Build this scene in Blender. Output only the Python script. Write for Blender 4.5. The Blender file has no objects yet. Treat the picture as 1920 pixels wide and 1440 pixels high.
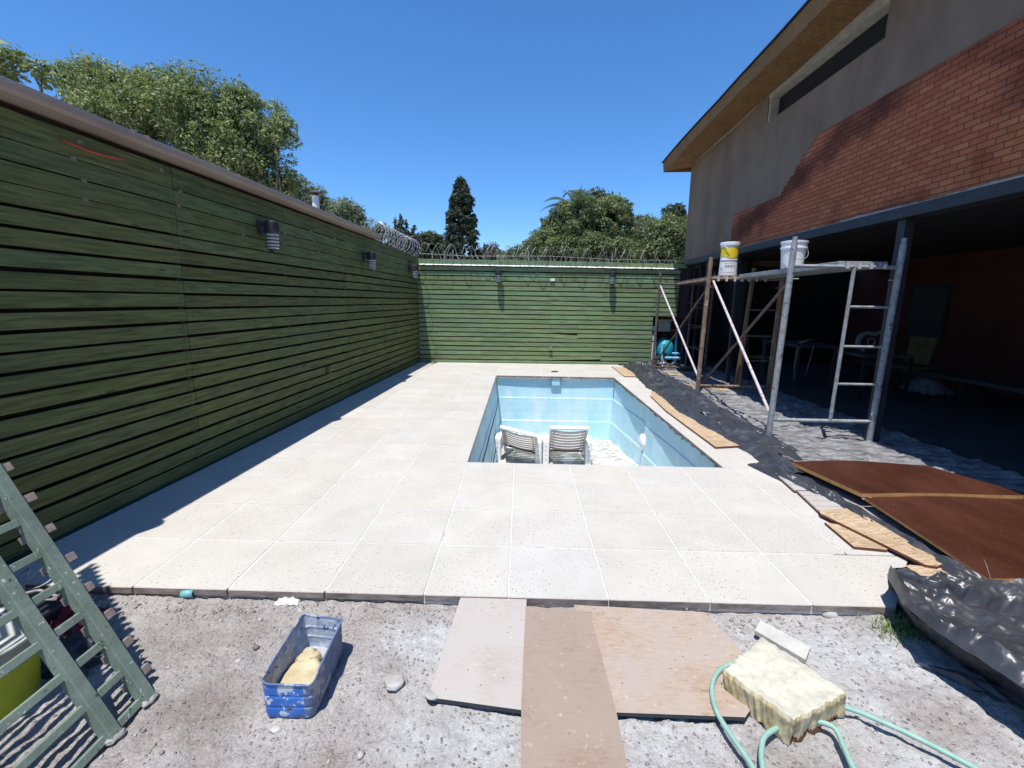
import bpy, bmesh, math, random
import numpy as np
from mathutils import Vector, Matrix, noise
random.seed(7); rng = np.random.default_rng(11)
SC = bpy.context.scene; COL = SC.collection
R = math.radians
# ---------------------------------------------------------------- camera
F = 862.0; YAW, PIT, ROL = R(.93), R(10.24), R(.915)
def camrot():
    cy, sy = math.cos(YAW), math.sin(YAW); cp, sp = math.cos(PIT), math.sin(PIT); cr, sr = math.cos(ROL), math.sin(ROL)
    Rz = np.array([[cy, sy, 0], [-sy, cy, 0], [0, 0, 1]]); B = np.array([[1, 0, 0], [0, 0, -1], [0, 1, 0.]])
    Rx = np.array([[1, 0, 0], [0, cp, -sp], [0, sp, cp]]); Rr = np.array([[cr, -sr, 0], [sr, cr, 0], [0, 0, 1]])
    return Rr @ Rx @ B @ Rz
CM = camrot(); EYE = np.array([0, 0, 1.5])
cd = bpy.data.cameras.new('camera'); cam = bpy.data.objects.new('camera', cd); COL.objects.link(cam)
cd.sensor_width = 36; cd.lens = F / 1920 * 36; cd.clip_end = 3000; cd.clip_start = .05
mw = Matrix.Identity(4)
for i in range(3):
    mw[i][0] = CM[0][i]; mw[i][1] = -CM[1][i]; mw[i][2] = -CM[2][i]; mw[i][3] = EYE[i]
cam.matrix_world = mw; SC.camera = cam
def at(px, py, axis, val):
    """measured pixel of the photograph -> surveyed point on the plane axis=val"""
    d = CM.T @ np.array([(px - 960) / F, (py - 720) / F, 1]); t = (val - EYE[axis]) / d[axis]
    return Vector(EYE + t * d)
# ---------------------------------------------------------------- sky + sun
SD = Vector((.13, .285, -1)).normalized()          # direction the light travels
elev = math.asin(-SD.z); az = math.atan2(-SD.x, -SD.y)
W = bpy.data.worlds.new('World'); SC.world = W; W.use_nodes = True
wn = W.node_tree.nodes; wl = W.node_tree.links; wn.clear()
sky = wn.new('ShaderNodeTexSky'); sky.sky_type = 'NISHITA'; sky.sun_disc = False
sky.sun_elevation = elev; sky.sun_rotation = az; sky.air_density = 1.0; sky.dust_density = .3; sky.ozone_density = 10; sky.altitude = 600
bg = wn.new('ShaderNodeBackground'); bg.inputs['Strength'].default_value = .15
wo = wn.new('ShaderNodeOutputWorld'); hs0 = wn.new('ShaderNodeHueSaturation'); hs0.inputs['Saturation'].default_value = 1.12; wl.new(sky.outputs[0], hs0.inputs['Color']); wl.new(hs0.outputs[0], bg.inputs[0]); wl.new(bg.outputs[0], wo.inputs[0])
sd = bpy.data.lights.new('sun', 'SUN'); sd.energy = 4.6; sd.angle = R(.5); sd.color = (1, .965, .91)
sun = bpy.data.objects.new('sun', sd); COL.objects.link(sun)
sun.rotation_euler = SD.to_track_quat('-Z', 'Y').to_euler(); sun.location = (-3, -6, 20)
SC.view_settings.view_transform = 'Standard'; SC.view_settings.look = 'None'; SC.view_settings.exposure = 0.38
SC.view_settings.gamma = 1; SC.cycles.max_bounces = 8; SC.cycles.use_denoising = True
# ---------------------------------------------------------------- helpers
def tag(o, label=None, cat=None, group=None, kind=None):
    if label: o['label'] = label
    if cat: o['category'] = cat
    if group: o['group'] = group
    if kind: o['kind'] = kind
    return o
def empty(name, loc=(0, 0, 0), label=None, cat=None, group=None, rz=0):
    o = bpy.data.objects.new(name, None); COL.objects.link(o); o.location = loc; o.rotation_euler[2] = rz; o.empty_display_size = .1
    return tag(o, label, cat, group)
class MB:
    def __init__(s): s.v = []; s.f = []; s.m = []; s.mi = 0
    def add(s, vs, fs):
        b = len(s.v); s.v += [tuple(p) for p in vs]; s.f += [tuple(b + i for i in f) for f in fs]; s.m += [s.mi] * len(fs); return s
    def hexa(s, p):        # 8 corners: bottom loop 0-3, top loop 4-7
        return s.add(p, [(3, 2, 1, 0), (4, 5, 6, 7), (0, 1, 5, 4), (1, 2, 6, 5), (2, 3, 7, 6), (3, 0, 4, 7)])
    def box(s, x0, x1, y0, y1, z0, z1, T=None):
        p = [(x0, y0, z0), (x1, y0, z0), (x1, y1, z0), (x0, y1, z0), (x0, y0, z1), (x1, y0, z1), (x1, y1, z1), (x0, y1, z1)]
        if T is not None: p = [T @ Vector(q) for q in p]
        return s.hexa(p)
    def bar(s, a, b, w, h, up=(0, 0, 1)):     # rectangular bar from a to b
        a = Vector(a); b = Vector(b); d = (b - a).normalized(); sx = d.cross(Vector(up)).normalized(); u = sx.cross(d)
        sx *= w / 2; u *= h / 2
        return s.hexa([a - sx - u, a + sx - u, b + sx - u, b - sx - u, a - sx + u, a + sx + u, b + sx + u, b - sx + u])
    def tube(s, pts, r, n=8, cap=True, closed=False):
        pts = [Vector(p) for p in pts]; N = len(pts); rr = r if isinstance(r, (list, tuple)) else [r] * N
        vs = []; up = None
        for i in range(N):
            if closed: d = pts[(i + 1) % N] - pts[i - 1]
            else: d = pts[min(i + 1, N - 1)] - pts[max(i - 1, 0)]
            d = d.normalized() if d.length > 1e-9 else Vector((0, 0, 1))
            if up is None:
                up = Vector((0, 0, 1)) if abs(d.z) < .9 else Vector((1, 0, 0))
            sx = d.cross(up).normalized(); up = sx.cross(d).normalized()
            for k in range(n):
                a = 2 * math.pi * k / n; vs.append(pts[i] + (sx * math.cos(a) + up * math.sin(a)) * rr[i])
        fs = []
        for i in range(N if closed else N - 1):
            j = (i + 1) % N
            for k in range(n):
                q = (k + 1) % n; fs.append((i * n + k, i * n + q, j * n + q, j * n + k))
        if cap and not closed: fs += [tuple(range(n))[::-1], tuple((N - 1) * n + k for k in range(n))]
        return s.add(vs, fs)
    def lathe(s, prof, c=(0, 0, 0), n=32, T=None):
        vs = []; N = len(prof)
        for (r, z) in prof:
            for k in range(n):
                a = 2 * math.pi * k / n; p = Vector((r * math.cos(a), r * math.sin(a), z))
                if T is not None: p = T @ p
                vs.append(p + Vector(c))
        fs = []
        for i in range(N - 1):
            for k in range(n):
                q = (k + 1) % n; fs.append((i * n + k, i * n + q, (i + 1) * n + q, (i + 1) * n + k))
        return s.add(vs, fs)
    def grid(s, fn, nu, nv):
        vs = [fn(i / nu, j / nv) for j in range(nv + 1) for i in range(nu + 1)]; w = nu + 1
        return s.add(vs, [(j * w + i, j * w + i + 1, (j + 1) * w + i + 1, (j + 1) * w + i) for j in range(nv) for i in range(nu)])
    def build(s, name, mats, parent=None, smooth=False, bevel=0, solid=0, seg=2):
        me = bpy.data.meshes.new(name); me.from_pydata(s.v, [], s.f)
        if not isinstance(mats, (list, tuple)): mats = [mats]
        for m in mats: me.materials.append(m)
        if len(mats) > 1: me.polygons.foreach_set('material_index', s.m)
        if smooth: me.shade_smooth()
        me.update(); o = bpy.data.objects.new(name, me); COL.objects.link(o)
        if parent is not None:
            o.parent = parent
        if solid:
            k = o.modifiers.new('solid', 'SOLIDIFY'); k.thickness = solid; k.offset = -1
        if bevel:
            k = o.modifiers.new('bevel', 'BEVEL'); k.width = bevel; k.segments = seg; k.limit_method = 'ANGLE'; k.angle_limit = R(40)
        return o
def comps(mb):
    par = list(range(len(mb.v)))
    def fd(a):
        while par[a] != a: par[a] = par[par[a]]; a = par[a]
        return a
    for f in mb.f:
        for q in f[1:]: par[fd(q)] = fd(f[0])
    out = {}
    for f, m in zip(mb.f, mb.m): out.setdefault(fd(f[0]), []).append((f, m))
    res = []
    for fs in out.values():
        n = MB(); mp = {}
        for f, m in fs:
            g = []
            for i in f:
                if i not in mp: mp[i] = len(n.v); n.v.append(mb.v[i])
                g.append(mp[i])
            n.f.append(tuple(g)); n.m.append(m)
        res.append(n)
    return res
def parts(mb, name, mats, parent, **k):
    return [part(c, name, mats, parent, **k) for c in comps(mb)]
def base(o, loc):
    """move a free mesh's origin to loc without moving its shape"""
    loc = Vector(loc); o.data.transform(Matrix.Translation(-loc)); o.location = loc; return o
def part(mb, name, mats, parent, **k):
    """mesh written in world coordinates, parented to a thing that stands at parent.location"""
    o = mb.build(name, mats, parent, **k)
    P = Matrix.Identity(4); q = parent
    while q is not None:
        P = (Matrix.Translation(q.location) @ q.rotation_euler.to_matrix().to_4x4()) @ P; q = q.parent
    o.data.transform(P.inverted()); return o
def copy_tree(o, parent=None):
    c = o.copy(); COL.objects.link(c)
    if parent is not None: c.parent = parent
    for ch in list(o.children): copy_tree(ch, c)
    return c
def npmesh(name, V, Fq, mats, parent=None, mi=None, smooth=False):
    me = bpy.data.meshes.new(name); n = len(Fq); k = Fq.shape[1]
    me.vertices.add(len(V)); me.vertices.foreach_set('co', V.astype(np.float32).ravel())
    me.loops.add(n * k); me.loops.foreach_set('vertex_index', Fq.astype(np.int32).ravel())
    me.polygons.add(n); me.polygons.foreach_set('loop_start', np.arange(0, n * k, k, dtype=np.int32)); me.polygons.foreach_set('loop_total', np.full(n, k, dtype=np.int32))
    if not isinstance(mats, (list, tuple)): mats = [mats]
    for m in mats: me.materials.append(m)
    if mi is not None: me.polygons.foreach_set('material_index', mi.astype(np.int32))
    me.update(calc_edges=True); me.validate()
    if smooth: me.shade_smooth()
    o = bpy.data.objects.new(name, me); COL.objects.link(o)
    if parent is not None: o.parent = parent
    return o
# value noise for vertex work
def fbm(x, y, z=0, o=4):
    return noise.fractal(Vector((x, y, z)), 1.0, 2.0, o)
# ---------------------------------------------------------------- materials
class NT:
    def __init__(s, name):
        s.m = bpy.data.materials.new(name); s.m.use_nodes = True; s.n = s.m.node_tree.nodes; s.l = s.m.node_tree.links
        s.b = s.n['Principled BSDF']; s.tc = s.n.new('ShaderNodeTexCoord')
    def new(s, t, **k):
        x = s.n.new(t)
        for a, b in k.items(): setattr(x, a, b)
        return x
    def link(s, a, b): s.l.new(a, b)
    def co(s, scale=(1, 1, 1), rot=(0, 0, 0), loc=(0, 0, 0), src='Object'):
        mp = s.new('ShaderNodeMapping'); mp.inputs['Scale'].default_value = scale; mp.inputs['Rotation'].default_value = rot; mp.inputs['Location'].default_value = loc
        s.link(s.tc.outputs[src], mp.inputs[0]); return mp.outputs[0]
    def noise(s, scale, vec=None, detail=4, rough=.55, dist=0):
        x = s.new('ShaderNodeTexNoise'); x.inputs['Scale'].default_value = scale; x.inputs['Detail'].default_value = detail
        x.inputs['Roughness'].default_value = rough; x.inputs['Distortion'].default_value = dist
        s.link(vec if vec is not None else s.tc.outputs['Object'], x.inputs['Vector']); return x.outputs['Fac']
    def voro(s, scale, vec=None, feature='F1', out='Distance', rand=1):
        x = s.new('ShaderNodeTexVoronoi', feature=feature); x.inputs['Scale'].default_value = scale; x.inputs['Randomness'].default_value = rand
        s.link(vec if vec is not None else s.tc.outputs['Object'], x.inputs['Vector']); return x.outputs[out]
    def ramp(s, fac, stops, interp='LINEAR'):
        x = s.new('ShaderNodeValToRGB'); x.color_ramp.interpolation = interp; e = x.color_ramp.elements
        while len(e) < len(stops): e.new(.5)
        for i, (p, c) in enumerate(stops):
            e[i].position = p; e[i].color = (c, c, c, 1) if isinstance(c, (int, float)) else (*c[:3], 1)
        s.link(fac, x.inputs[0]); return x.outputs[0]
    def mix(s, a, b, fac, mode='MIX'):
        x = s.new('ShaderNodeMix', data_type='RGBA', blend_type=mode)
        for sock, v in ((x.inputs[0], fac), (x.inputs[6], a), (x.inputs[7], b)):
            if isinstance(v, (int, float)): sock.default_value = v if sock.type == 'VALUE' else (v, v, v, 1)
            elif isinstance(v, tuple): sock.default_value = (*v[:3], 1)
            else: s.link(v, sock)
        return x.outputs[2]
    def math(s, op, a, b=0.0):
        x = s.new('ShaderNodeMath', operation=op)
        for k, v in ((0, a), (1, b)):
            if isinstance(v, (int, float)): x.inputs[k].default_value = v
            else: s.link(v, x.inputs[k])
        return x.outputs[0]
    def rnd(s):
        return s.new('ShaderNodeNewGeometry').outputs['Random Per Island']
    def bump(s, h, strength=.3, dist=.01, prev=None):
        x = s.new('ShaderNodeBump'); x.inputs['Strength'].default_value = strength; x.inputs['Distance'].default_value = dist
        s.link(h, x.inputs['Height'])
        if prev is not None: s.link(prev, x.inputs['Normal'])
        s.link(x.outputs[0], s.b.inputs['Normal']); return x.outputs[0]
    def out(s, col, rough=.8, metal=0, spec=.4):
        if isinstance(col, tuple): s.b.inputs['Base Color'].default_value = (*col, 1)
        else: s.link(col, s.b.inputs['Base Color'])
        if isinstance(rough, (int, float)): s.b.inputs['Roughness'].default_value = rough
        else: s.link(rough, s.b.inputs['Roughness'])
        s.b.inputs['Metallic'].default_value = metal; s.b.inputs['Specular IOR Level'].default_value = spec
        return s.m
def pm(name, c1, c2, scale=6, stretch=(1, 1, 1), rough=.8, bump=.25, bscale=60, bdist=.004, island=0, spots=None, metal=0, spec=.4, lo=.35, hi=.65):
    """mottled two-tone surface with optional per-piece value change and flecks (colour, scale, threshold)"""
    t = NT(name); v = t.co(stretch)
    c = t.ramp(t.noise(scale, v, 6, .6), [(lo, c1), (hi, c2)])
    if island: c = t.mix(c, t.ramp(t.rnd(), [(0, 1 - island), (1, 1 + island * .6)]), 1.0, 'MULTIPLY')
    if spots:
        for (sc_, ss, th) in spots: c = t.mix(c, sc_, t.ramp(t.noise(ss, None, 3, .6), [(th, 0), (th + .04, 1)]))
    if bump: t.bump(t.noise(bscale, v, 5, .65), bump, bdist)
    return t.out(c, rough, metal, spec)
def leafm(name, a, b, c):
    t = NT(name); col = t.ramp(t.rnd(), [(0, a), (.5, b), (1, c)])
    big = t.ramp(t.noise(.9, None, 2), [(.35, .78), (.7, 1.15)]); col = t.mix(col, big, 1.0, 'MULTIPLY')
    t.out(col, .55, 0, .35); t.b.inputs['Subsurface Weight'].default_value = 0
    tr = t.new('ShaderNodeBsdfTranslucent'); t.link(t.mix(col, (1.2, 1.35, .6), 1.0, 'MULTIPLY'), tr.inputs[0])
    mx = t.new('ShaderNodeMixShader'); mx.inputs[0].default_value = .3; t.link(t.b.outputs[0], mx.inputs[1]); t.link(tr.outputs[0], mx.inputs[2])
    t.link(mx.outputs[0], t.n['Material Output'].inputs[0]); return t.m
def green_wood(name, axis, base1, base2, dark):
    t = NT(name); st = [1, 1, 1]; st[axis] = .045; st2 = [1, 1, 1]; st2[axis] = .3
    g = t.noise(55, t.co(tuple(st)), 6, .6, .4)
    c = t.ramp(g, [(.3, dark), (.5, base1), (.72, base2)])
    c = t.mix(c, (.75, .9, .72), t.ramp(t.noise(2.2, t.co(tuple(st2)), 4), [(.4, 0), (.75, .55)]), 'MULTIPLY')
    c = t.mix(c, (1.35, 1.2, .85), t.ramp(t.noise(1.1, t.co(tuple(st2), loc=(3, 5, 2)), 3), [(.45, 0), (.75, .6)]), 'MULTIPLY')
    c = t.mix(c, t.ramp(t.rnd(), [(0, .86), (.5, 1), (1, 1.1)]), 1.0, 'MULTIPLY')
    c = t.mix(c, t.ramp(t.rnd(), [(0, (1.08, .99, .88)), (.33, (.94, 1, 1.06)), (.66, (1.05, 1, .92)), (1, (.94, 1.02, 1.06))]), 1.0, 'MULTIPLY')
    kn = t.voro(1, t.co((9, 9, 9) if axis == 9 else tuple(2.2 if i == axis else 9 for i in range(3))), 'F1')
    c = t.mix(dark, c, t.ramp(kn, [(.06, .15), (.12, 1)]))
    t.bump(g, .35, .003); return t.out(c, .75, 0, .25)
def osb(name, c1, c2, dark, dust=None, dustlo=.4):
    t = NT(name); acc = None
    for i, (rz, sc) in enumerate(((.15, 1), (.9, 1.1), (-.6, .9), (1.7, 1.2))):
        v = t.co((16 * sc, 95 * sc, 95 * sc), (0, 0, rz), (i * 3.1, i, 0)); d = t.voro(1, v, 'F1', 'Color')
        acc = d if acc is None else t.mix(acc, d, t.ramp(t.noise(11 + 3 * i, t.co(loc=(i * 5, 0, 0)), 2), [(.46, 0), (.56, 1)]))
    s = t.new('ShaderNodeSeparateColor'); t.link(acc, s.inputs[0])
    mid = tuple((a + b) / 2 for a, b in zip(c1, c2))
    c = t.ramp(s.outputs[0], [(0, dark), (.1, c1), (.5, mid), (1, c2)])
    fib = t.ramp(t.noise(160, t.co((.12, 1, 1), (0, 0, .2)), 4, .6), [(.35, .82), (.65, 1.12)]); c = t.mix(c, fib, 1.0, 'MULTIPLY')
    c = t.mix(c, (.82, .74, .68), t.ramp(t.noise(2.3, None, 5, .6), [(.45, 0), (.7, .8)]), 'MULTIPLY')
    if dust:
        c = t.mix(c, dust, t.ramp(t.noise(3.2, None, 8, .68), [(dustlo, .92), (dustlo + .32, .1)]))
        c = t.mix(c, (.55, .53, .5), t.ramp(t.noise(30, None, 5, .7), [(.62, 0), (.72, .55)]))
    t.bump(t.math('ADD', s.outputs[0], t.noise(90, None, 4)), .35, .002); return t.out(c, .88, 0, .2)
def flatm(name, c, rough=.6, metal=0, spec=.4, bump=.12, bs=80):
    return pm(name, tuple(x * .82 for x in c), tuple(min(1, x * 1.12) for x in c), 9, rough=rough, metal=metal, spec=spec, bump=bump, bscale=bs, bdist=.002)
M = {}
# dirt: grey-brown gravelly soil with pale cement dust
def dirt():
    t = NT('dirt'); n1 = t.noise(2.3, None, 6, .6)
    c = t.ramp(n1, [(.3, (.30, .27, .25)), (.5, (.40, .37, .35)), (.7, (.50, .475, .455))])
    fine = t.noise(90, None, 5, .7); c = t.mix(c, t.ramp(fine, [(.3, .6), (.5, 1), (.7, 1.35)]), .85, 'MULTIPLY')
    # cement powder spilled round the boards: wide stain, soft and broken edge
    sep = t.new('ShaderNodeSeparateXYZ'); t.link(t.tc.outputs['Object'], sep.inputs[0])
    def blob(cx, cy, rx, ry):
        a = t.math('MULTIPLY', t.math('ADD', sep.outputs[0], -cx), 1 / rx); b = t.math('MULTIPLY', t.math('ADD', sep.outputs[1], -cy), 1 / ry)
        d = t.math('ADD', t.math('MULTIPLY', a, a), t.math('MULTIPLY', b, b)); return t.math('SUBTRACT', 1.0, d)
    m = blob(.25, 1.55, .85, .42)
    for k in ((1.5, 1.7, .8, .55), (-.42, 1.9, .3, .2), (-.2, 1.4, .35, .2)): m = t.math('MAXIMUM', m, blob(*k))
    m = t.math('ADD', m, t.math('MULTIPLY', t.math('SUBTRACT', t.noise(5, None, 7, .65), .5), 2.4))
    dust = t.ramp(m, [(.0, 0), (1.1, .95)])
    dc = t.ramp(t.noise(40, None, 5, .7), [(.3, (.40, .395, .385)), (.65, (.60, .595, .585))])
    c = t.mix(c, dc, dust)
    peb = t.voro(55, None, 'F1'); pc = t.voro(55, None, 'F1', 'Color'); ps = t.new('ShaderNodeSeparateColor'); t.link(pc, ps.inputs[0])
    pm_ = t.math('MULTIPLY', t.ramp(peb, [(.25, 1), (.34, 0)]), t.ramp(ps.outputs[0], [(.7, 0), (.74, 1)]))
    c = t.mix(c, t.ramp(ps.outputs[1], [(0, (.26, .23, .21)), (1, (.5, .47, .44))]), pm_)
    h = t.math('ADD', t.math('MULTIPLY', fine, .6), t.math('ADD', t.math('MULTIPLY', pm_, .5), t.noise(28, None, 5, .6)))
    c = t.mix(c, (.66, .58, .54), t.ramp(t.noise(1.7, t.co(loc=(3.3, .4, 0)), 5, .6), [(.56, 0), (.7, .7)]), 'MULTIPLY'); t.bump(h, 1.0, .02); return t.out(c, .95, 0, .15)
M['dirt'] = dirt()
def tilem():
    t = NT('paving_tile'); rd = t.rnd()
    c = t.ramp(t.noise(3, None, 6, .6), [(.3, (.46, .44, .40)), (.7, (.52, .50, .457))])
    c = t.mix(c, t.ramp(rd, [(0, (.94, .93, .915)), (.35, (1.0, .985, .96)), (.7, (.98, .985, 1.0)), (1, (1.03, 1.02, 1.0))]), 1.0, 'MULTIPLY')
    c = t.mix(c, (.90, .885, .86), t.ramp(t.noise(1.3, None, 7, .65), [(.5, 0), (.72, .6)]), 'MULTIPLY')
    v = t.noise(85, t.co((1, .75, 1)), 2, .5); zone = t.noise(1.7, None, 3)
    pits = t.math('MULTIPLY', t.ramp(v, [(.64, 0), (.67, 1)]), t.ramp(zone, [(.36, .2), (.52, 1)]))
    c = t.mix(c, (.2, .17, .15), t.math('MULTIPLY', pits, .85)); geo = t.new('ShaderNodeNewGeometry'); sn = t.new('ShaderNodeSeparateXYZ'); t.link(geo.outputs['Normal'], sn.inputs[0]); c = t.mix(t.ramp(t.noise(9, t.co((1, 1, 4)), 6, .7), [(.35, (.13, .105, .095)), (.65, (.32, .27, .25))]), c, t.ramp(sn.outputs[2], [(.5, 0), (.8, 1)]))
    t.bump(t.math('SUBTRACT', t.noise(120, None, 3), t.math('MULTIPLY', pits, 2)), .25, .004); return t.out(c, .85, 0, .25)
M['tile'] = tilem()
M['grout'] = pm('grout', (.54, .53, .5), (.68, .67, .65), 20, rough=.9, bump=.3, spots=[((.35, .33, .3), 3, .62)])
M['slab'] = pm('slab_concrete', (.22, .2, .19), (.36, .33, .31), 5, rough=.95, bump=.6, bscale=40, bdist=.01)
M['floor'] = pm('floor_concrete', (.03, .03, .033), (.055, .055, .06), 3, rough=.85, bump=.2)  # room floor, darkened to stand in for indoor shade
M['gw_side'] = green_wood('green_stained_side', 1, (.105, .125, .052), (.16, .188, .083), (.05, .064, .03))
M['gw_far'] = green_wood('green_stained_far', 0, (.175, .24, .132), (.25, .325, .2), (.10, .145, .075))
M['backing'] = pm('old_brown_brick', (.035, .022, .018), (.07, .042, .034), 8, rough=.95)
M['gutter'] = pm('gutter_pinkish', (.24, .19, .165), (.34, .275, .24), 4, (1, .2, 1), rough=.55, bump=.1, spots=[((.1, .08, .07), 6, .66)])
def pool_mat(name, c1, c2, streak):
    t = NT(name); c = t.ramp(t.noise(2.2, None, 6, .6), [(.3, c1), (.7, c2)])
    st = t.noise(16, t.co((1, 1, .12)), 5, .6); c = t.mix(c, streak, t.ramp(st, [(.5, 0), (.78, .45)]))
    c = t.mix(c, (.16, .2, .2), t.ramp(t.noise(34, None, 4, .7), [(.72, 0), (.78, .7)]))
    c = t.mix(c, (.24, .55, .78), t.ramp(t.noise(1.4, t.co((1, 1, .5), loc=(4, 1, 7)), 5), [(.54, 0), (.7, .5)])); c = t.mix(c, (.74, .82, .83), t.ramp(t.noise(2.6, t.co((1, 1, .4), loc=(1, 8, 3)), 8, .7), [(.5, 0), (.68, .7)])); c = t.mix(c, (.3, .4, .42), t.ramp(t.noise(60, t.co((1, 1, .3)), 3, .7), [(.66, 0), (.72, .4)]))
    t.bump(t.noise(7), .15, .02); return t.out(c, .5, 0, .4)
M['pool'] = pool_mat('pool_blue', (.40, .68, .80), (.54, .79, .88), (.62, .76, .8))
M['poolline'] = flatm('pool_rib', (.5, .74, .8), .5)
M['seal'] = flatm('dark_sealant', (.035, .045, .05), .8)
M['poolfloor'] = pm('pool_floor', (.36, .35, .3), (.5, .49, .45), 6, rough=.9, bump=.5, spots=[((.78, .8, .78), 3.5, .52), ((.2, .2, .18), 25, .68)])
M['rim'] = pm('pool_rim', (.25, .26, .24), (.45, .44, .41), 30, rough=.9, spots=[((.06, .07, .07), 22, .56)])
def plast(name, lo, hi, dust, dlo=.5, rough=.42):
    t = NT(name); c = t.ramp(t.noise(6, None, 5), [(.3, lo), (.7, hi)])
    c = t.mix(c, dust, t.ramp(t.noise(3.5, t.co((1, 1.6, 1) if dlo > .45 else (1.3, 4, 1), (0, 0, 0) if dlo > .45 else (0, 0, .6)), 8, .66), [(dlo, 0), (dlo + .2, .85)]))  # dust; its stretched streaks also paint the light and shade of wrinkles
    t.bump(t.noise(40, t.co((1, 1, 1)), 3, .5, .6), .15, .006)
    return t.out(c, rough, 0, .5)
M['plastic'] = plast('black_plastic', (.03, .031, .036), (.055, .057, .065), (.13, .132, .145), .54, .28)
M['plastic_dusty'] = plast('dusty_black_plastic', (.07, .07, .075), (.15, .15, .155), (.31, .305, .31), .40, .5)
M['bigroll'] = plast('black_plastic_folded', (.028, .029, .034), (.055, .056, .064), (.085, .088, .10), .54, .36)
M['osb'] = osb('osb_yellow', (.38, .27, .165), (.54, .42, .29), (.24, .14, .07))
M['osb_dusty'] = osb('osb_dusty', (.36, .25, .165), (.46, .35, .25), (.24, .16, .1), (.38, .325, .285), .40)
M['osb_grey'] = osb('osb_grey', (.36, .30, .25), (.44, .375, .32), (.28, .22, .18), (.42, .39, .365), .50)
M['osb_mid'] = osb('osb_mid', (.25, .175, .125), (.33, .245, .185), (.15, .09, .06), (.315, .25, .205), .46)
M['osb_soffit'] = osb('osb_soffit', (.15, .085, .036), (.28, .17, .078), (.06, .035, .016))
M['osb_edge'] = flatm('board_edge', (.16, .06, .035), .9)
M['phenolic'] = pm('brown_film_plywood', (.042, .014, .008), (.075, .026, .016), 3, (1, .5, 1), rough=.42, bump=.08, spots=[((.25, .18, .15), 60, .70)], spec=.25)
M['plyedge'] = flatm('plywood_edge', (.5, .27, .1), .8)
M['stucco'] = pm('grey_brown_render', (.15, .108, .076), (.205, .152, .112), 1.6, (1, 1, .6), rough=.95, bump=.35, bscale=35, spots=[((.2, .19, .18), 7, .69)])
M['steel_dark'] = pm('dark_blue_steel', (.02, .022, .028), (.03, .034, .042), 5, rough=.5, bump=.1)
M['mortar'] = flatm('mortar_squeeze', (.3, .29, .27), .95, bump=.7, bs=40)
M['cream'] = flatm('cream_board', (.36, .35, .31), .7)
M['dark'] = flatm('dark_void', (.012, .012, .014), .9)
M['black'] = flatm('black_membrane', (.015, .015, .016), .8)
def brickm():
    t = NT('painted_brick'); b = t.new('ShaderNodeTexBrick'); sp = t.new('ShaderNodeSeparateXYZ'); t.link(t.tc.outputs['Object'], sp.inputs[0]); cb_ = t.new('ShaderNodeCombineXYZ'); t.link(sp.outputs[1], cb_.inputs[0]); t.link(sp.outputs[2], cb_.inputs[1]); t.link(cb_.outputs[0], b.inputs[0])
    b.inputs['Scale'].default_value = 1; b.inputs['Brick Width'].default_value = .16; b.inputs['Row Height'].default_value = .0555; b.inputs['Mortar Size'].default_value = .0048
    b.inputs['Color1'].default_value = (.33, .088, .036, 1); b.inputs['Color2'].default_value = (.40, .135, .062, 1); b.inputs['Mortar'].default_value = (.12, .038, .02, 1); b.inputs['Bias'].default_value = 0
    b.inputs['Mortar Smooth'].default_value = .2
    c = t.mix(b.outputs[0], (.5, .4, .38), t.ramp(t.noise(.8, t.co((1, 1, 1.6), (.6, 0, 0), (0, 2.2, .4)), 3, .5, .3), [(.50, 0), (.62, .9)]), 'MULTIPLY')
    u_ = t.math('ADD', t.math('MULTIPLY', t.math('ADD', sp.outputs[1], -(6.9 - 8)), .27), t.math('ADD', sp.outputs[2], -3.30))
    u_ = t.math('ADD', t.math('ABSOLUTE', u_), t.math('MULTIPLY', t.math('SUBTRACT', t.noise(2.5, None, 4), .5), .45))
    c = t.mix(c, (.40, .33, .32), t.math('MULTIPLY', t.ramp(u_, [(.10, 1), (.24, 0)]), t.ramp(t.math('MULTIPLY', t.math('ADD', sp.outputs[1], 3.6), .25), [(0, 0), (.25, .9)])), 'MULTIPLY')
    c = t.mix(c, (1.1, 1.2, 1.08), t.ramp(t.noise(.9, t.co(loc=(2, 7, 1)), 3), [(.5, 0), (.65, .8)]), 'MULTIPLY')
    t.bump(t.math('SUBTRACT', t.math('MULTIPLY', t.noise(60), .3), b.outputs['Fac']), .6, .008); return t.out(c, .8, 0, .3)
M['brick'] = brickm()
M['galv'] = pm('galvanised_grey', (.2, .22, .23), (.33, .35, .36), 14, rough=.6, bump=.4, bscale=70, spots=[((.07, .06, .055), 26, .63), ((.6, .6, .6), 33, .68)], metal=.1)
M['rust'] = pm('rusty_tube', (.16, .1, .065), (.27, .19, .14), 14, (1, 1, .4), rough=.8, bump=.4, spots=[((.33, .32, .32), 8, .58), ((.07, .04, .03), 20, .62)])
M['rustdark'] = pm('dark_rusty_tube', (.07, .05, .04), (.13, .1, .085), 14, rough=.8, bump=.4)
M['whitetube'] = pm('pale_pink_tube', (.42, .36, .36), (.6, .56, .56), 6, rough=.7, spots=[((.3, .1, .08), 6, .6)])
M['timber'] = pm('ochre_timber', (.15, .09, .035), (.22, .14, .06), 9, (1, 1, .15), rough=.85)
M['whitep'] = pm('white_plastic', (.7, .7, .7), (.8, .8, .8), 6, rough=.45, bump=.08, spots=[((.3, .28, .26), 30, .72)])
M['slat_under'] = pm('shaded_white_plastic', (.42, .39, .38), (.52, .49, .47), 6, (1, 1, 1), rough=.5, spots=[((.25, .16, .1), 9, .64)])  # white plastic darkened for the shaded lounger backs, plus brown stains
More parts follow.
